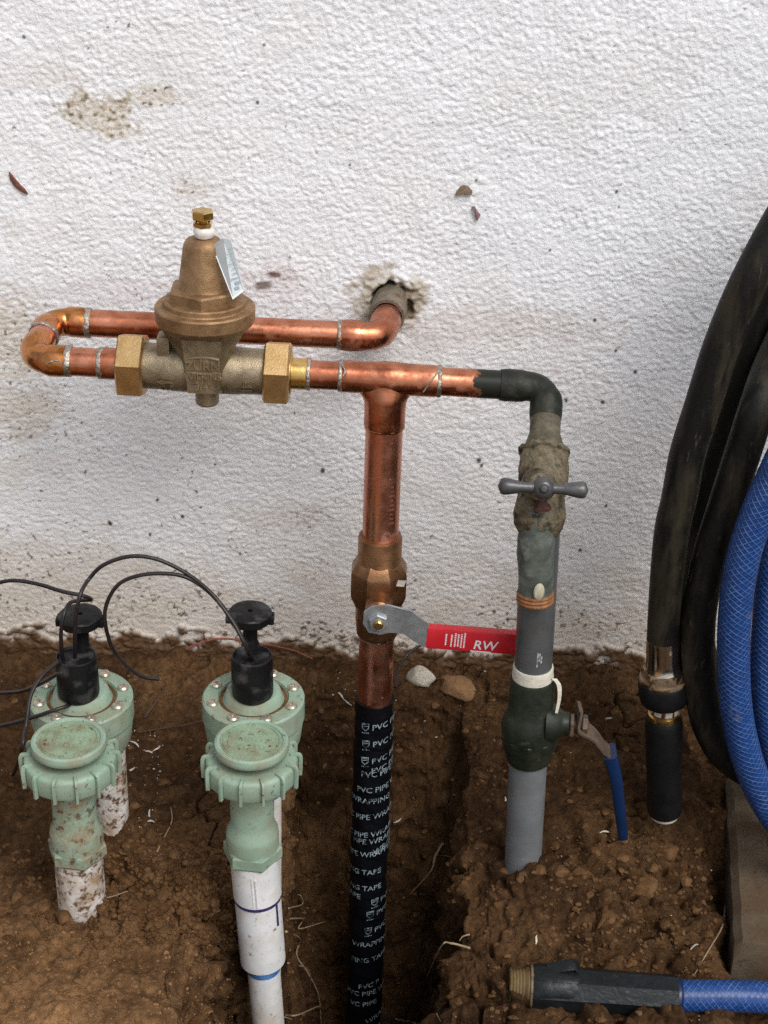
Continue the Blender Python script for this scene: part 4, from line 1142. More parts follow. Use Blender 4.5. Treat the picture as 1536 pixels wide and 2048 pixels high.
# ------------------------------------------------------------------ anti-siphon sprinkler valves
VALVES = []
def sprinkler_valve(cap_px, fl_px, kn_px, muddy, label, zbot):
    Pc = at(cap_px[0], cap_px[1], -0.302)
    Pf = at(fl_px[0], fl_px[1], -0.236)
    t = thing('sprinkler_valve', (Pc.x, Pc.y, zbot), label, 'sprinkler valve', 'green anti-siphon sprinkler valves')
    mt = m_green_mud if muddy else m_green
    # round cap with a recessed face
    cap = MB().lathe([(0.016, -0.0085), (0.0262, -0.0085), (0.0278, -0.0070), (0.0283, -0.0040), (0.0274, -0.0010), (0.0258, 0.0), (0.0238, -0.0004), (0.0232, -0.0016), (0, -0.0016)], Pc, ZUP, 64).build('cap', m_green, t)
    fc = MB().lathe([(0.0228, -0.0015), (0.0226, -0.0011), (0.0, -0.0011)], Pc, ZUP, 48)
    rc = random.Random(4 if muddy else 9)
    fc.lathe([(0.0205, -0.0011), (0.0207, -0.0004), (0.0212, -0.0004), (0.0214, -0.0011)], Pc, ZUP, 48)
    fc.box(Pc + V(-0.0145, 0.001, -0.0008), (0.0055, 0.018, 0.0010), bev=0.0004)
    for k in range(3):       # worn moulded relief, no longer readable
        yy = 0.010 - k * 0.0085
        x = -0.009
        while x < 0.015 - abs(yy) * 0.3:
            w_ = rc.uniform(0.0016, 0.0034)
            fc.box(Pc + V(x + w_ / 2, yy + rc.uniform(-.001, .001), -0.0009), (w_, rc.uniform(0.002, 0.0045), 0.0007), Matrix.Rotation(rc.uniform(-.3, .3), 3, 'Z'), 0.0002)
            x += w_ + rc.uniform(0.0006, 0.0016)
    fc.build('cap_face', m_green_top, cap, ang=30)
    for k in range(4):
        a = k * math.pi / 2 + 0.9
        MB().box(Pc + V(0.015 * math.cos(a), 0.015 * math.sin(a), -0.0115), (0.004, 0.006, 0.010), Matrix.Rotation(a, 3, 'Z')).build('cap_post', m_green, t)
    # ribbed union ring
    nr_ = MB().lathe([(0.010, -0.0160), (0.0220, -0.0155), (0.0310, -0.0150), (0.0338, -0.0158), (0.0348, -0.0180), (0.0348, -0.0300), (0.0338, -0.0325), (0.0260, -0.0335)], Pc, ZUP, 14, rot=0.1)
    nr_.lathe([(0.0300, -0.0330), (0.0255, -0.036), (0.0230, -0.040), (0.012, -0.041)], Pc, ZUP, 40)
    rg = nr_.build('union_ring', m_green, t, ang=50)
    for k in range(14):
        a = 2 * math.pi * k / 14 + 0.1
        rb = MB()
        c, s_ = math.cos(a), math.sin(a)
        pts = [Pc + V(r * c, r * s_, z) for r, z in ((0.0290, -0.0148), (0.0345, -0.0145), (0.0362, -0.0160), (0.0366, -0.0200), (0.0362, -0.0330))]
        strip(rb, smooth_path(pts, 3), (-s_, c, 0), 0.0023, 0.0030)
        rb.build('rib', m_green, rg, ang=50)
    # outlet tube, bell, hexagon
    MB().lathe([(0.0110, -0.0370), (0.0150, -0.0385), (0.0166, -0.0420), (0.0168, -0.0520), (0.0166, -0.0740), (0.0174, -0.0790), (0.0198, -0.0840), (0.0204, -0.0880), (0.0204, -0.0990)], Pc, ZUP, 48).build('outlet_tube', mt, t)
    MB().lathe([(0.0190, -0.0985), (0.0222, -0.0985), (0.0232, -0.1000), (0.0232, -0.1085), (0.0220, -0.1105), (0.0180, -0.1105)], Pc, ZUP, 6, ref=(0, -1, 0), rot=R(24)).build('hexagon_end', mt, t, ang=20)
    # body bridge between the two bowls
    br_ = MB()
    a0, a1 = Pc + V(0, 0.012, -0.034), Pf + V(0, -0.02, -0.034)
    br_.tube([a0.lerp(a1, k / 8) for k in range(9)], lambda q: 0.0225 - 0.003 * math.sin(q * math.pi), 28)
    br_.build('bridge', m_green, t)
    # flanged bowl
    bw = MB().lathe([(0.0130, 0.0068), (0.0195, 0.0066), (0.0212, 0.0050), (0.0225, 0.0005), (0.0240, -0.0022), (0.0272, -0.0022), (0.0280, -0.0002), (0.0385, 0.0), (0.0400, -0.0014), (0.0402, -0.0180), (0.0390, -0.0195), (0.0386, -0.0210), (0.0390, -0.0225),
                     (0.0372, -0.0380), (0.0330, -0.0470), (0.0220, -0.0530), (0.0170, -0.0560), (0.0168, -0.0640)], Pf, ZUP, 72)
    bw.build('flanged_bowl', m_green, t, ang=32)
    rgv = MB().lathe([(0.0242, -0.00215), (0.0243, -0.0017), (0.0268, -0.0017), (0.0270, -0.00215)], Pf, ZUP, 48).build('dirt_groove', m_clod, t)
    for k in range(8):
        a = math.pi / 8 + k * math.pi / 4
        sc_ = MB().lathe([(0.0030, 0.0), (0.0046, 0.0), (0.0047, 0.0012), (0.0036, 0.0026), (0.0015, 0.0030), (0.0014, 0.0016), (0, 0.0016)], Pf + V(0.0330 * math.cos(a), 0.0330 * math.sin(a), 0.0), ZUP, 18)
        sc_.build('screw', m_screw, t)
    Ps = Pf + V(0.0, -0.0075, 0.0)
    so = MB().lathe([(0.0100, 0.004), (0.0128, 0.0045), (0.0158, 0.0085), (0.0162, 0.0110), (0.0160, 0.0400), (0.0156, 0.0428), (0.0144, 0.0435), (0.0138, 0.0425), (0.0132, 0.0412), (0, 0.0412)], Ps, ZUP, 48)
    so.warp(lambda p: p + (p - Vector((Ps.x, Ps.y, p.z))) * float(0.02 * perlin(p.x * 80, p.y * 80, p.z * 80)))
    so.build('solenoid', m_black, t)
    Pk = at(kn_px[0], kn_px[1], -0.226)
    hk = Pk.z - Pf.z
    MB().lathe([(0.0075, 0.0), (0.0072, hk - 0.030), (0.0056, hk - 0.026), (0.0056, hk - 0.018), (0.0070, hk - 0.012)], (Pk.x, Pk.y, Pf.z), ZUP, 24).build('knob_stem', m_black, t)
    kn = MB().lathe([(0.0060, -0.0150), (0.0100, -0.0100), (0.0152, -0.0085), (0.0166, -0.0070), (0.0168, -0.0012), (0.0158, 0.0), (0.0100, 0.0008), (0.0020, 0.0004), (0.0018, -0.003), (0, -0.003)], Pk, ZUP, 48,
                    fn=lambda t_, h: 1 + (0.05 * max(0, math.cos(6 * t_)) ** 6 if h < -0.001 else 0))
    for sg in (-1, 1):
        kn.box(Pk + V(sg * 0.0165, 0, -0.006), (0.004, 0.010, 0.0065), bev=0.0008)
    kn.build('flow_knob', m_black, t)
    VALVES.append((Pc, Pf, Ps, Pk))
    return t
sv1 = sprinkler_valve((137, 1476), (163, 1392), (160, 1228), True, 'mud caked pale green sprinkler valve whose white pipe enters the soil just below it', -0.03)
sv2 = sprinkler_valve((503, 1480), (507, 1392), (500, 1222), False, 'cleaner pale green sprinkler valve standing on the long white pipe at the hole edge', -0.03)
# white pipes below the valves
def white_pipe(name, x, y, ztop, zbot_, r, m, label, bands=(), collar=None, tilt=(0, 0)):
    a = Vector((x + tilt[0] * (ztop - zbot_), y + tilt[1] * (ztop - zbot_), zbot_)); b_ = Vector((x, y, ztop))
    t = thing(name, (a.x, a.y, zbot_), label, 'pipe', 'white plastic pipes under the sprinkler valves')
    d = (b_ - a).normalized()
    cyl(a, b_, r, seg=40).build('tube', m, t)
    if collar:
        for (c0, c1, cr_) in collar:
            pa, pb = b_ - d * c0, b_ - d * c1
            cyl(pb, pa, cr_, seg=44, ch=0.001).build('coupling', m, t)
    for (h, rr, wd, mm, nm) in bands:
        MB().lathe([(rr - 0.0006, -wd / 2), (rr + 0.0002, -wd / 2), (rr + 0.0003, 0), (rr + 0.0002, wd / 2), (rr - 0.0006, wd / 2)], b_ - d * h, d, 44,
                   fn=lambda t_, hh: 1.0).warp(lambda p: p).build(nm, mm, t)
    return t, a, b_, d
Pc, Pf, Ps, Pk = VALVES[0]
white_pipe('white_pvc_pipe', Pc.x, Pc.y, Pc.z - 0.107, -0.12, 0.0188, m_pvc_mud, 'short mud streaked white plastic pipe under the muddy sprinkler valve, its front outlet')
white_pipe('white_pvc_pipe', Pf.x + 0.017, Pf.y + 0.002, Pf.z - 0.052, -0.14, 0.0142, m_pvc_mud, 'dirty white plastic pipe behind the outlet of the muddy sprinkler valve')
Pc, Pf, Ps, Pk = VALVES[1]
tl_ = (0.055, 0.0)
t_, a_, b_, d_ = white_pipe('white_pvc_pipe', Pc.x + 0.001, Pc.y, Pc.z - 0.107, -0.42, 0.0134, m_pvc, 'long white plastic pipe with blue and purple glue marks going down the hole side',
                            bands=((0.043, 0.0187, 0.0042, m_primer, 'primer_band'), (0.118, 0.0136, 0.008, m_glue, 'cement_band')),
                            collar=((0.0, 0.043, 0.0190), (0.041, 0.113, 0.0183)), tilt=tl_)
u_ = MB()
cc = b_ - d_ * 0.0
for k, (a, l0, l1, w_) in enumerate(((R(-84), 0.012, 0.040, 0.0022), (R(-93), 0.010, 0.040, 0.0012))):
    p0_ = cc - d_ * l0 + V(0.0189 * math.cos(a), 0.0189 * math.sin(a), 0); p1_ = cc - d_ * l1 + V(0.0189 * math.cos(a), 0.0189 * math.sin(a), 0)
    u_.tube([p0_.lerp(p1_, q / 4) for q in range(5)], w_ / 2, 8)
u_.build('moulded_rib', m_pvc, t_)
a = R(-32)
pA = b_ - d_ * 0.044 + V(0.0182 * math.cos(a), 0.0182 * math.sin(a), 0); pB = b_ - d_ * 0.066 + V(0.0182 * math.cos(a), 0.0182 * math.sin(a), 0)
MB().tube([pA.lerp(pB, q / 4) for q in range(5)], 0.0011, 8).build('primer_run', m_primer, t_)
white_pipe('white_pvc_pipe', Pf.x + 0.0085, Pf.y + 0.002, Pf.z - 0.052, -0.40, 0.0132, m_pvc, 'white plastic pipe with a purple primer stripe, behind the outlet of the cleaner sprinkler valve', bands=((0.040, 0.0132, 0.007, m_primer, 'primer_band'),))

# ------------------------------------------------------------------ valve wires
def wire(pts, label, y0=-0.24, r=0.00155):
    P = [at(p[0], p[1], p[2] if len(p) > 2 else y0) for p in pts]
    ob = MB().tube(smooth_path(P, 10), r, 10).build('wire', m_wire, org=P[-1])
    tag(ob, label, 'wire', 'black valve wires')
(PcL, PfL, PsL, PkL), (PcR, PfR, PsR, PkR) = VALVES
ys = PsL.y
wire([(150, 1318, ys), (150, 1265, ys - .014), (152, 1228, ys - .016), (161, 1188, ys - .012), (178, 1158), (207, 1130), (258, 1113), (312, 1118), (370, 1145), (420, 1184), (461, 1234, ys - .004), (488, 1284, ys - .012), (503, 1318, ys - .004), (508, 1335, ys)],
     'outer black wire arching from one valve solenoid to the other')
wire([(318, 1358, -0.215), (288, 1354, -0.22), (258, 1336, -0.225), (225, 1296, -0.232), (210, 1242), (215, 1203), (238, 1168), (278, 1151), (330, 1147), (376, 1156), (422, 1188), (462, 1238, ys - .006), (489, 1287, ys - .014), (506, 1319, ys - .005), (512, 1334, ys)],
     'inner black wire looping from the soil over to the cleaner valve solenoid')
wire([(-60, 1185, -0.21), (-20, 1170, -0.215), (25, 1161, -0.22), (75, 1168, -0.225), (125, 1183, -0.235), (165, 1191, -0.236), (182, 1199, -0.23), (160, 1201, -0.225), (140, 1206, -0.24), (128, 1228, -0.252), (122, 1265, -0.255), (124, 1306, -0.25), (130, 1330, -0.243)],
     'black wire running along the wall and down past the knob of the muddy valve')
wire([(-40, 1388, -0.19), (0, 1386, -0.2), (45, 1382, -0.22), (85, 1366, -0.243), (118, 1347, -0.256), (140, 1345, -0.25)], 'black wire from the soil into the upper side of the muddy valve solenoid')
wire([(-40, 1462, -0.25), (0, 1452, -0.255), (45, 1441, -0.262), (95, 1425, -0.266), (128, 1414, -0.262), (145, 1408, -0.252)], 'black wire into the lower side of the muddy valve solenoid')
p_, n_ = hit(12, 1566)
wire([(118, 1322, -0.256), (86, 1350, -0.262), (62, 1390, -0.272), (52, 1450, -0.285), (42, 1505, -0.295), (28, 1545, p_.y + 0.0), (8, 1568, p_.y + 0.004), (-40, 1590, p_.y - 0.01)], 'black wire drooping in front of the muddy valve down to the soil')
p_, n_ = hit(835, 1305)
wire([(848, 1288, -0.020), (828, 1298, -0.026), (808, 1318, -0.034), (796, 1345, -0.05), (790, 1375, -0.07)], 'short black wire behind the copper riser by the white stone', r=0.0013)

# ------------------------------------------------------------------ hoses
m_braid, N, Lk, b = node_mat('blue braided hose')
uvn = N('ShaderNodeUVMap'); sx_ = N('ShaderNodeSeparateXYZ'); Lk(uvn.outputs[0], sx_.inputs[0])
def helix(sign, turns, pitch):
    m1 = N('ShaderNodeMath'); m1.operation = 'MULTIPLY'; m1.inputs[1].default_value = turns * sign; Lk(sx_.outputs['X'], m1.inputs[0])
    m2 = N('ShaderNodeMath'); m2.operation = 'MULTIPLY_ADD'; m2.inputs[1].default_value = 1 / pitch; Lk(sx_.outputs['Y'], m2.inputs[0]); Lk(m1.outputs[0], m2.inputs[2])
    fr = N('ShaderNodeMath'); fr.operation = 'FRACT'; Lk(m2.outputs[0], fr.inputs[0])
    a = N('ShaderNodeMath'); a.operation = 'SUBTRACT'; a.inputs[1].default_value = 0.5; Lk(fr.outputs[0], a.inputs[0])
    c = N('ShaderNodeMath'); c.operation = 'ABSOLUTE'; Lk(a.outputs[0], c.inputs[0])
    return mr_(N, Lk, c.outputs[0], 0.36, 0.50)
h1, h2 = helix(1, 12, 0.0052), helix(-1, 12, 0.0052)
mxn = N('ShaderNodeMath'); mxn.operation = 'MAXIMUM'; Lk(h1, mxn.inputs[0]); Lk(h2, mxn.inputs[1])
tc = N('ShaderNodeTexCoord')
br2 = N('ShaderNodeMath'); br2.operation = 'MULTIPLY'; Lk(mxn.outputs[0], br2.inputs[0]); Lk(mr_(N, Lk, nz_(N, Lk, tc.outputs['Object'], 150, 4), 0.36, 0.68, 0.10, 0.85), br2.inputs[1])
base_ = mx_(N, Lk, nz_(N, Lk, tc.outputs['Object'], 45, 4), (0.004, 0.024, 0.105), (0.010, 0.062, 0.26))
c2 = mx_(N, Lk, br2.outputs[0], base_, (0.15, 0.25, 0.50))
dst = mr_(N, Lk, nz_(N, Lk, tc.outputs['Object'], 32, 7), 0.64, 0.76, 0, 0.5)
Lk(mx_(N, Lk, dst, c2, (0.30, 0.30, 0.28)), b.inputs['Base Color'])
b.inputs['Roughness'].default_value = 0.40
b.inputs['Specular IOR Level'].default_value = 0.3
b.inputs['Coat Weight'].default_value = 0.2
b.inputs['Coat Roughness'].default_value = 0.22
bn = N('ShaderNodeBump'); bn.inputs['Distance'].default_value = 0.0005; Lk(mxn.outputs[0], bn.inputs['Height']); Lk(bn.outputs[0], b.inputs['Normal'])

YA = -0.165
hA = [(1700, 260, -0.12), (1640, 318, -0.14), (1570, 430, -0.155), (1513, 534), (1474, 616), (1440, 702), (1405, 812), (1375, 908), (1358, 998), (1344, 1060), (1334, 1160), (1328, 1262), (1327, 1290)]
PA = smooth_path([at(p[0], p[1], p[2] if len(p) > 2 else YA) for p in hA], 10)
bh = thing('black_hose', at(1327, 1640, YA), 'dusty black rubber hose end hanging by the wall with a metal ferrule and black sleeve', 'hose')
MB().tube(PA, 0.0138, 28).build('hose_tube', m_hose, bh)
e0 = at(1327, 1290, YA)
hd = (at(1328, 1610, YA) - at(1327, 1290, YA)); hd.z = -abs(hd.z); hd = (at(1329, 1620, YA) - e0).normalized()
def HL(py): return (e0 - at(1327 - 0.09 * (py - 1290), py, YA)).z
hl = lambda p: e0.z - at(1327, p, YA).z
def along(pairs): return [(r, hl(p)) for r, p in pairs]
MB().lathe(along([(0.0118, 1276), (0.0140, 1276), (0.0142, 1280), (0.0142, 1318), (0.0150, 1330), (0.0160, 1336), (0.0140, 1340)]), e0, hd, 48).build('ferrule', m_chrome, bh)
MB().lathe(along([(0.0130, 1334), (0.0178, 1336), (0.0186, 1340), (0.0186, 1350), (0.0176, 1354), (0.012, 1356)]), e0, hd, 6, rot=0.25).build('hexagon_collar', m_dirty_brass, bh, ang=20)
MB().lathe(along([(0.0120, 1350), (0.0196, 1351), (0.0206, 1355), (0.0200, 1361), (0.0120, 1362)]), e0, hd, 40, fn=lambda t, h: 1 + 0.012 * math.sin(7 * t)).build('coupling_rim', m_dirty_brass, bh)
MB().lathe(along([(0.0120, 1358), (0.0205, 1359), (0.0214, 1364), (0.0210, 1386), (0.0196, 1400), (0.0150, 1408), (0.0110, 1410)]), e0, hd, 40, fn=lambda t, h: 1 + 0.008 * math.sin(11 * t)).build('coupling_collar', m_rubber, bh)
MB().lathe(along([(0.0100, 1405), (0.0116, 1406), (0.0116, 1424), (0.0132, 1426), (0.0136, 1430), (0.0134, 1437), (0.0100, 1438)]), e0, hd, 40).build('brass_washer', m_brass, bh)
gr_ = MB()
for k in range(8):
    a = k * math.pi / 4 + 0.2
    c = e0 + hd * hl(1415) + V(0.0116 * math.cos(a), 0.0116 * math.sin(a), 0)
    gr_.box(c, (0.0020, 0.0062, 0.0062), Matrix.Rotation(a, 3, 'Z'), 0.0005)
gr_.build('white_insert', m_flake, bh)
MB().lathe(along([(0.0100, 1434), (0.0142, 1434), (0.0154, 1440), (0.0158, 1452), (0.0157, 1500), (0.0152, 1550), (0.0149, 1580), (0.0154, 1605), (0.0153, 1618), (0.0140, 1626), (0.010, 1627)]), e0, hd, 44).build('rubber_sleeve', m_rubber, bh)
MB().lathe(along([(0.0090, 1620), (0.0122, 1622), (0.0124, 1631), (0.0116, 1634), (0.0100, 1633), (0.0098, 1600), (0, 1600)]), e0, hd, 40).build('sleeve_end', m_ptfe, bh)

def loop_path(pts, y, right, n=10):
    P = [at(p[0], p[1], p[2] if len(p) > 2 else y) for p in pts]
    return smooth_path(P + [Vector(q) for q in right], n)
# coiled loop of the same black hose
cx_ = at(1800, 1000, -0.16)
lB = [(1680, 470, -0.13), (1600, 615, -0.14), (1545, 730, -0.15), (1515, 815), (1486, 905), (1452, 1010), (1422, 1105), (1402, 1200), (1396, 1262), (1397, 1330), (1405, 1400), (1420, 1458), (1452, 1510), (1506, 1546), (1580, 1562), (1680, 1548)]
PB = [at(p[0], p[1], p[2] if len(p) > 2 else -0.172) for p in lB]
back = [V(0.62, -0.17, 0.02), V(0.66, -0.16, 0.16), V(0.63, -0.15, 0.34), V(0.55, -0.14, 0.47), V(0.47, -0.135, 0.49)]
PB = smooth_path(PB + back, 10)
PB.append(PB[0])
tag(MB().tube(PB, 0.0138, 28).build('black_hose', m_hose, org=PB[140]), 'dusty black rubber hose loop between the hanging hose end and the blue hose', 'hose')
lC = [(1720, 330, -0.09), (1640, 440, -0.10), (1590, 520), (1545, 602), (1505, 690), (1470, 790), (1436, 900), (1412, 1000), (1398, 1100), (1392, 1200), (1400, 1300), (1430, 1400), (1490, 1470), (1580, 1500), (1680, 1490)]
PC_ = [at(p[0], p[1], p[2] if len(p) > 2 else -0.118) for p in lC]
back = [V(0.62, -0.12, 0.04), V(0.66, -0.11, 0.2), V(0.62, -0.10, 0.40), V(0.52, -0.10, 0.52)]
PC_ = smooth_path(PC_ + back, 10); PC_.append(PC_[0])
tag(MB().tube(PC_, 0.0138, 24).build('black_hose', m_hose, org=PC_[120]), 'black rubber hose loop lying against the wall behind the other black hoses', 'hose')
lD = [(1700, 690, -0.18), (1640, 770, -0.19), (1583, 880), (1545, 960), (1514, 1030), (1488, 1110), (1473, 1195), (1467, 1290), (1470, 1390), (1482, 1470), (1504, 1545), (1538, 1615), (1590, 1680), (1680, 1740)]
PD = [at(p[0], p[1], p[2] if len(p) > 2 else -0.205) for p in lD]
back = [V(0.58, -0.21, -0.03), V(0.63, -0.21, 0.10), V(0.62, -0.20, 0.26), V(0.53, -0.19, 0.36)]
PD = smooth_path(PD + back, 10); PD.append(PD[0])
tag(MB().tube(PD, 0.0129, 28, uv=True).build('blue_hose', m_braid, org=PD[110]), 'blue braided hose loop with a pale scuff, in front of the black hoses', 'hose')
lE = [(1720, 850, -0.15), (1640, 930, -0.16), (1590, 1000), (1562, 1070), (1545, 1150), (1536, 1250), (1532, 1340), (1537, 1430), (1552, 1510), (1580, 1580), (1640, 1640), (1720, 1660)]
PE = [at(p[0], p[1], p[2] if len(p) > 2 else -0.178) for p in lE]
back = [V(0.58, -0.18, 0.03), V(0.61, -0.18, 0.12), V(0.59, -0.17, 0.22), V(0.52, -0.16, 0.29)]
PE = smooth_path(PE + back, 10); PE.append(PE[0])
tag(MB().tube(PE, 0.0129, 28, uv=True).build('blue_hose', m_braid, org=PE[80]), 'shaded blue braided hose loop behind the front blue loop', 'hose')
# blue hose lying on the soil with its wrapped end
s0, _ = hit(1075, 2010); s1, _ = hit(1340, 2035)
zs0 = max(s0.z, soil_z(s0.x, s0.y)) + 0.006
q0 = atz(1062, 1972, zs0); q1 = atz(1352, 1992, zs0 - 0.001)
sdv = (q1 - q0).normalized()
gh = thing('garden_hose', q0 - V(0, 0, 0.02), 'blue braided hose on the soil, its end in a black sleeve with brass thread', 'hose')
Ls = (q1 - q0).length
mb = MB().lathe([(0.0120, 0), (0.0168, 0), (0.0180, 0.003), (0.0182, 0.020), (0.0178, 0.045), (0.0172, 0.060), (0.0170, Ls - 0.004), (0.0162, Ls), (0.0125, Ls)], q0, sdv, 8, ref=(0, -0.4, 1), rot=R(10))
mb.build('wrapped_sleeve', m_torn, gh, ang=28)
tornp = q0 + sdv * 0.026 + V(0, 0.004, 0.0165)
mb = MB().lathe([(0.0160, -0.026), (0.0174, -0.022), (0.0179, -0.012), (0.0178, 0.0), (0.0174, 0.008), (0.0168, 0.011)], q0 + sdv * 0.026, sdv, 36, fn=lambda t, h: 1 + 0.03 * math.sin(3 * t + h * 90) + 0.02 * math.sin(7 * t - h * 200))
mb.build('loose_wrap', m_torn, gh)
mb = MB()
strip(mb, smooth_path([tornp + V(-0.014, 0, 0.000), tornp + V(-0.002, 0.0, 0.0036), tornp + V(0.007, 0.001, 0.0046), tornp + V(0.011, 0.0, 0.0015)], 5), (0, 1, 0.3), 0.010, 0.0012)
mb.build('torn_flap', m_torn, gh, ang=50)
MB().lathe([(0.0135, -0.0005), (0.0172, -0.0012), (0.0176, 0.0004), (0.0135, 0.002)], q0, sdv, 36).build('metal_rim', m_dirty_brass, gh)
prof = [(0.0085, -0.018), (0.0125, -0.018)] + [(0.0136 - 0.0011 * (k % 2), -0.0170 + 0.00125 * k) for k in range(11)] + [(0.0148, -0.003), (0.0148, 0.001), (0.008, 0.001)]
MB().lathe(prof, q0, sdv, 40).build('brass_thread', mat('dull brass thread', [(0.16, 0.115, 0.05), (0.26, 0.19, 0.085)], 120, 0.5, 0.8, dirt=((0.15, 0.095, 0.045), 70, 0.40, 0.62)), gh)
MB().lathe([(0.0128, -0.004), (0.0150, -0.003), (0.0150, 0.002), (0.0132, 0.004)], q1, sdv, 36).build('blue_collar', m_blue_vinyl, gh)
q2 = atz(1536, 1995, zs0 - 0.002)
tailp = smooth_path([q1 - sdv * 0.02, q1, q1.lerp(q2, 0.5) + V(0, 0, 0.001), q2, q2 + V(0.06, -0.005, -0.001), q2 + V(0.16, -0.04, 0.0)], 10)
MB().tube(tailp, 0.0128, 28, uv=True).build('hose_tube', m_braid, gh)
# cleat holding the coils, just outside the picture
hgr = thing('hose_hanger', (0.52, 0, 0.36), 'steel hose hanger fixed to the wall carrying the coils', 'hanger')
MB().box((0.52, -0.010, 0.40), (0.10, 0.008, 0.26), bev=0.002).build('back_plate', m_steel, hgr)
for z in (0.455, 0.335, 0.265):
    MB().tube(smooth_path([V(0.52, -0.006, z), V(0.52, -0.10, z - 0.004), V(0.52, -0.22, z), V(0.52, -0.235, z + 0.03)], 6), 0.006, 12).build('arm', m_steel, hgr)

# ------------------------------------------------------------------ loose things on the soil
def blob(name, p, size, m, seed, flat=0.75, sub=3, jag=0.6, org=None):
    bm = bmesh.new()
    bmesh.ops.create_icosphere(bm, subdivisions=sub, radius=1.0)
    r_ = random.Random(seed)
    rot = Matrix.Rotation(r_.uniform(0, 6), 3, 'Z') @ Matrix.Rotation(r_.uniform(-.4, .4), 3, 'X')
    sx_, sy_ = r_.uniform(0.85, 1.25), r_.uniform(0.75, 1.05)
    mb = MB()
    pts = []
    for v in bm.verts:
        c = v.co
        k = 1 + jag * float(perlin(c.x * 1.1 + seed, c.y * 1.1, c.z * 1.1)) + jag * 0.5 * float(abs(perlin(c.x * 2.6 + seed, c.y * 2.6, c.z * 2.6))) + jag * 0.2 * float(perlin(c.x * 6 + seed, c.y * 6, c.z * 6))
        c = c * k
        for ax_ in ((0.8, 0.3, 0.5), (-0.5, -0.6, 0.6), (0.1, -0.8, -0.5), (-0.7, 0.6, 0.3), (0.5, -0.7, 0.4), (0.05, 0.1, 1)):   # a few broken facets
            a = Vector(ax_).normalized(); d_ = c.dot(a)
            if d_ > 0.62: c = c - a * (d_ - 0.62) * 0.92
        pts.append(p + rot @ Vector((c.x * sx_ * size, c.y * sy_ * size, c.z * flat * size)))
    bm.verts.index_update()
    mb.add(pts, [tuple(v.index for v in f.verts) for f in bm.faces])
    bm.free()
    return mb.build(name, m, org=org if org is not None else p, ang=60)
p, n = hit(842, 1352)
tag(blob('stone', p + V(0, -0.004, 0.004), 0.0125, m_stone_w, 11, 0.95, jag=0.3), 'chalky white stone beside the copper riser at the wall foot', 'stone')
p, n = hit(908, 1372)
tag(blob('stone', p + V(0, 0, -0.001), 0.0185, m_stone_b, 23, 0.65, jag=0.3), 'flat ochre brown stone next to the white stone', 'stone')
cl = [(92, 1812, 8), (128, 1830, 9), (168, 1822, 8), (192, 1800, 8), (1008, 1742, 8), (1042, 1752, 9), (1078, 1736, 9), (205, 1650, 9), (375, 1690, 14), (345, 1705, 9), (365, 1745, 9), (395, 1750, 7), (412, 1770, 6), (330, 1790, 15), (372, 1795, 10), (300, 1745, 8), (255, 1760, 7), (282, 1776, 6), (205, 1690, 10), (440, 1700, 8), (425, 1800, 10), (448, 1830, 8), (250, 1690, 7),
      (60, 1860, 15), (95, 1885, 9), (35, 1790, 9), (225, 1830, 6), (180, 1850, 6), (300, 1850, 6), (350, 1862, 7), (270, 1890, 5), (120, 1930, 5), (395, 1850, 6), (325, 1728, 6), (236, 1798, 5), (410, 1735, 5), (15, 1690, 9),
      (1215, 1830, 14), (1290, 1775, 25), (1160, 1745, 14), (1190, 1700, 9), (1120, 1740, 9), (1240, 1715, 13), (1340, 1700, 14), (1370, 1760, 11), (1390, 1820, 9), (1330, 1850, 8), (1275, 1880, 7), (1180, 1790, 9), (1150, 1850, 7), (1400, 1700, 8), (1250, 1675, 8),
      (1110, 1690, 10), (1230, 1880, 6), (1420, 1870, 8), (1310, 1735, 9), (955, 1690, 10), (1140, 1800, 7), (1010, 2010, 5), (985, 1990, 5), (1030, 2035, 6), (1200, 2040, 6), (870, 1410, 7), (930, 1460, 6), (690, 1450, 6), (650, 1530, 5), (850, 1660, 5), (905, 1560, 5),
      (640, 1420, 6), (900, 1780, 4), (860, 1880, 5), (30, 1400, 7), (300, 1480, 8), (330, 1560, 7), (270, 1610, 8), (380, 1480, 7), (320, 1400, 5), (985, 1400, 6), (1230, 1420, 7), (1250, 1500, 6), (1160, 1580, 6), (1170, 1650, 7), (960, 1560, 6), (920, 1640, 5)]
zone = {True: ('brown soil clod lying among the crumbs around the sprinkler valves', 'soil clods around the sprinkler valves'),
        False: ('brown soil clod lying between the dug hole and the concrete edging', 'soil clods beside the dug hole')}
for i, (px, py, s) in enumerate(cl):
    if hit(px, py)[0] is None: continue
    p, n = hit(px, py)
    size = s * 0.00062
    lb, gr = zone[px < 560]
    if 560 <= px < 960: lb, gr = 'small soil lump stuck on the dug slope around the taped pipe', 'soil lumps on the dug slope'
    tag(blob('soil_clod', p - n * size * 0.35, size * 1.25, m_clod, 100 + i * 7, 0.72, 3 if s > 9 else 2), lb, 'soil clod', gr)
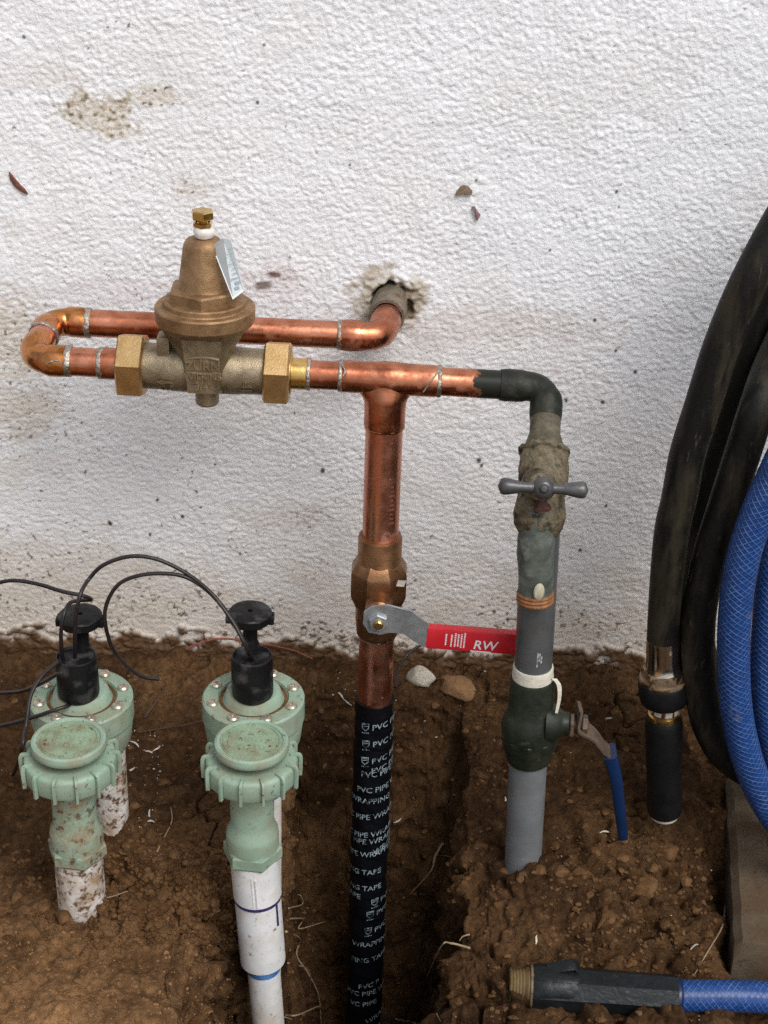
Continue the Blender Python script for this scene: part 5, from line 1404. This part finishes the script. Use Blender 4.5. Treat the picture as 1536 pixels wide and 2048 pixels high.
# crumbs and flakes nobody could count
r_ = random.Random(77)
cr_v, cr_f = [], []
base = bmesh.new(); bmesh.ops.create_icosphere(base, subdivisions=1, radius=1.0); base.verts.index_update()
bv_ = [v.co.copy() for v in base.verts]; bf_ = [tuple(v.index for v in f.verts) for f in base.faces]; base.free()
def crumbs(name, count, smin, smax, m, regions, flat=0.8, label=None):
    V_, F_ = [], []
    k = 0
    while k < count:
        x0, y0, x1, y1 = r_.choice(regions)
        px, py = r_.uniform(x0, x1), r_.uniform(y0, y1)
        k += 1
        p, n = hit(px, py)
        if p is None: continue
        s = smin + (smax - smin) * r_.random() ** 3
        q = Matrix.Rotation(r_.uniform(0, 6.3), 3, 'Z') @ Matrix.Rotation(r_.uniform(-.6, .6), 3, 'X')
        sx_, sy_, sz_ = s * r_.uniform(.7, 1.4), s * r_.uniform(.6, 1.1), s * flat * r_.uniform(.7, 1.1)
        b0 = len(V_)
        for c in bv_:
            j = r_.uniform(0.75, 1.15)
            V_.append(p + q @ Vector((c.x * sx_ * j, c.y * sy_ * j, c.z * sz_ * j)))
        F_ += [tuple(i + b0 for i in f) for f in bf_]
    mb = MB(); mb.v = V_; mb.f = F_
    o = mb.build(name, m, ang=30)
    o['kind'] = 'stuff'
    tag(o, label, 'soil' if 'crumb' in name else 'debris')
crumbs('soil_crumbs', 5200, 0.0006, 0.0034, m_clod, [(0, 1330, 640, 1880), (180, 1680, 480, 1880), (0, 1700, 480, 1880), (950, 1380, 1470, 2048), (1080, 1660, 1430, 1960), (560, 1340, 1000, 2048), (180, 1680, 480, 1900)], label='fine brown soil crumbs scattered over the dug ground')
crumbs('dry_soil_crumbs', 600, 0.0005, 0.0020, m_dryclod, [(0, 1860, 470, 2048)], label='pale dry soil crumbs on the smooth ground in front of the muddy valve')
crumbs('white_flakes', 190, 0.0004, 0.0014, m_flake, [(560, 1340, 1000, 1500), (230, 1480, 330, 1660), (640, 1330, 760, 1480), (880, 1500, 1460, 2040), (0, 1350, 640, 1700), (230, 1440, 320, 1560)], 0.4, label='tiny white plaster flakes sprinkled on the soil')
# slivers of white flake
def sliver(px, py, ang, ln, seed):
    p, n = hit(px, py)
    r2 = random.Random(seed)
    d_ = Vector((math.cos(ang), 0.25 * math.sin(ang), math.sin(ang)))
    d_ = (d_ - n * d_.dot(n)).normalized()
    pts = [p + n * 0.0012 + d_ * (t - 0.5) * ln + n.cross(d_) * (0.18 * ln * math.sin(t * 3 + seed)) for t in (0, .35, .7, 1)]
    mb = strip(MB(), smooth_path(pts, 3), n.cross(d_), lambda t: 0.0006 + 0.0010 * math.sin(t * 3.1), 0.0005)
    tag(mb.build('plaster_sliver', m_flake, org=p, ang=50), 'thin white sliver of plaster lying on the soil beside the pipes', 'plaster chip', 'white plaster slivers on the soil')
for k, (px, py, a, ln) in enumerate(((268, 1490, -0.9, 0.010), (300, 1507, 0.4, 0.010), (312, 1497, 0.8, 0.008), (240, 1597, 0.3, 0.013), (252, 1590, 0.5, 0.009), (298, 1630, 1.0, 0.009), (300, 1645, 0.2, 0.007), (680, 1392, -0.6, 0.010), (694, 1402, -0.1, 0.012), (240, 1545, 0.9, 0.009), (262, 1537, 0.2, 0.007),
                                        (1072, 1880, 1.2, 0.007), (1390, 1895, 0.2, 0.008), (1210, 1667, 0.3, 0.010), (1218, 1438, 0.2, 0.008), (795, 1640, 0.9, 0.008), (1008, 1600, 1.1, 0.006))):
    sliver(px, py, a, ln, k)
# roots sticking out of the dug faces
def root(pts, r0, label, m=m_root, lift=0.003, group='pale roots in the dug hole', name='root'):
    P = []
    for (px, py, *e) in pts:
        p, n = hit(px, py)
        P.append(p + n * (e[0] if e else lift))
    L = smooth_path(P, 8)
    ob = MB().tube(L, lambda t: r0 * (1 - 0.65 * t), 7).build(name, m, org=P[0])
    tag(ob, label, 'root' if name == 'root' else 'twig', group)
m_darkroot = mat('dark root', [(0.035, 0.018, 0.010), (0.075, 0.042, 0.022)], 150, 0.8)
rl = 'thin pale root hanging from the dug soil face beside the taped pipe'
root([(885, 1685, 0.001), (868, 1712, 0.010), (862, 1735, 0.012), (830, 1780, 0.010)], 0.0014, 'straight pale root on the slope right of the taped pipe', group=None)
root([(866, 1706, 0.010), (890, 1712, 0.008), (912, 1716, 0.002)], 0.0006, rl)
root([(940, 1898, 0.001), (910, 1905, 0.008), (888, 1920, 0.012), (874, 1940, 0.014)], 0.0011, rl)
root([(937, 1870, 0.001), (932, 1888, 0.008), (926, 1898, 0.010)], 0.0008, rl)
root([(790, 2036, 0.001), (830, 2022, 0.016), (858, 2030, 0.018), (880, 2046, 0.012)], 0.0011, rl)
ll = 'thin pale root poking out of the hole side by the white pipe'
root([(560, 1838, 0.001), (590, 1840, 0.010), (612, 1834, 0.014), (632, 1838, 0.012)], 0.0010, ll)
root([(572, 1862, 0.001), (590, 1872, 0.010), (596, 1900, 0.012), (610, 1930, 0.014), (640, 1980, 0.010), (648, 2040, 0.008)], 0.0012, ll)
root([(576, 1815, 0.001), (590, 1800, 0.010), (592, 1780, 0.014), (598, 1770, 0.014)], 0.0008, ll)
root([(574, 1925, 0.001), (600, 1950, 0.012), (625, 1975, 0.014)], 0.0008, ll)
root([(570, 2030, 0.001), (590, 2016, 0.010), (612, 2005, 0.014), (640, 2004, 0.014)], 0.0010, ll)
root([(560, 1990, 0.001), (572, 2010, 0.012), (582, 2030, 0.010)], 0.0008, ll)
root([(1452, 1810, 0.001), (1440, 1850, 0.004), (1415, 1900, 0.005), (1390, 1945, 0.003)], 0.0009, 'long thin root lying on the soil towards the concrete edging', group=None)
root([(312, 1705), (330, 1670), (338, 1640), (344, 1615)], 0.0008, 'thin brown stem leaning between the two sprinkler valves', m=m_root, group=None)
root([(180, 1798), (215, 1793), (252, 1786)], 0.0008, 'short pale straw on the soil right of the mud caked white pipe', group=None)
root([(278, 1465, 0.002), (330, 1455, 0.006), (385, 1452, 0.006), (420, 1440, 0.004)], 0.0009, 'dark root lying between the two sprinkler valve flanges', m=m_darkroot, group=None)
root([(290, 1440, 0.003), (320, 1390, 0.004), (345, 1345, 0.003)], 0.0011, 'brown twig leaning behind the mud caked valve flange', m=m_darkroot, group=None, name='twig')
# red runner along the foot of the wall
tw = smooth_path([at(372, 1298, -0.016), at(395, 1288, -0.014), at(430, 1278, -0.012), at(470, 1279, -0.014), at(505, 1286, -0.014), at(540, 1290, -0.012), at(590, 1302, -0.014), at(625, 1318, -0.016)], 8)
twm = MB().tube(tw, lambda t: 0.0011 - 0.0004 * t, 8)
twm.tube(smooth_path([at(411, 1283, -0.013), at(408, 1272, -0.015), at(405, 1264, -0.016)], 4), 0.0006, 6)
tag(twm.build('twig', m_twig, org=tw[0]), 'thin red runner twig along the foot of the wall behind the cleaner valve', 'twig')
# chips where the paint has come away, and dried leaf bits stuck to the wall
def chip(poly, m, label, y=-0.0024):
    P = [at(a, b_, y) for a, b_ in poly]
    c = sum(P, Vector()) / len(P)
    mb = MB()
    n_ = len(P)
    mb.add([p + V(0, -0.0004, 0) for p in P] + [p + V(0, 0.003, 0) for p in P] + [c + V(0, -0.0014, 0)], [(i, (i + 1) % n_, 2 * n_) for i in range(n_)] + [(i, i + n_, (i + 1) % n_ + n_, (i + 1) % n_) for i in range(n_)])
    tag(mb.build('leaf_scrap', m, org=c, ang=60), label, 'leaf scrap')
chip([(911, 391), (914, 383), (921, 375), (928, 371), (937, 374), (945, 383), (943, 390), (926, 389)], m_chip, 'tan dried scrap stuck on the plain upper wall')
chip([(944, 415), (950, 414), (955, 424), (961, 430), (954, 442), (950, 432), (951, 423)], mat('purple brown scrap', [(0.15, 0.08, 0.085), (0.22, 0.13, 0.13)], 200, 0.9), 'purple brown scrap stuck on the wall just below the tan one')
chip([(18, 344), (24, 352), (38, 368), (50, 380), (55, 389), (44, 384), (30, 374), (20, 358)], mat('rust brown scrap', [(0.09, 0.03, 0.018), (0.16, 0.06, 0.035)], 200, 0.9), 'dark rust brown sliver stuck on the wall above the copper loop')
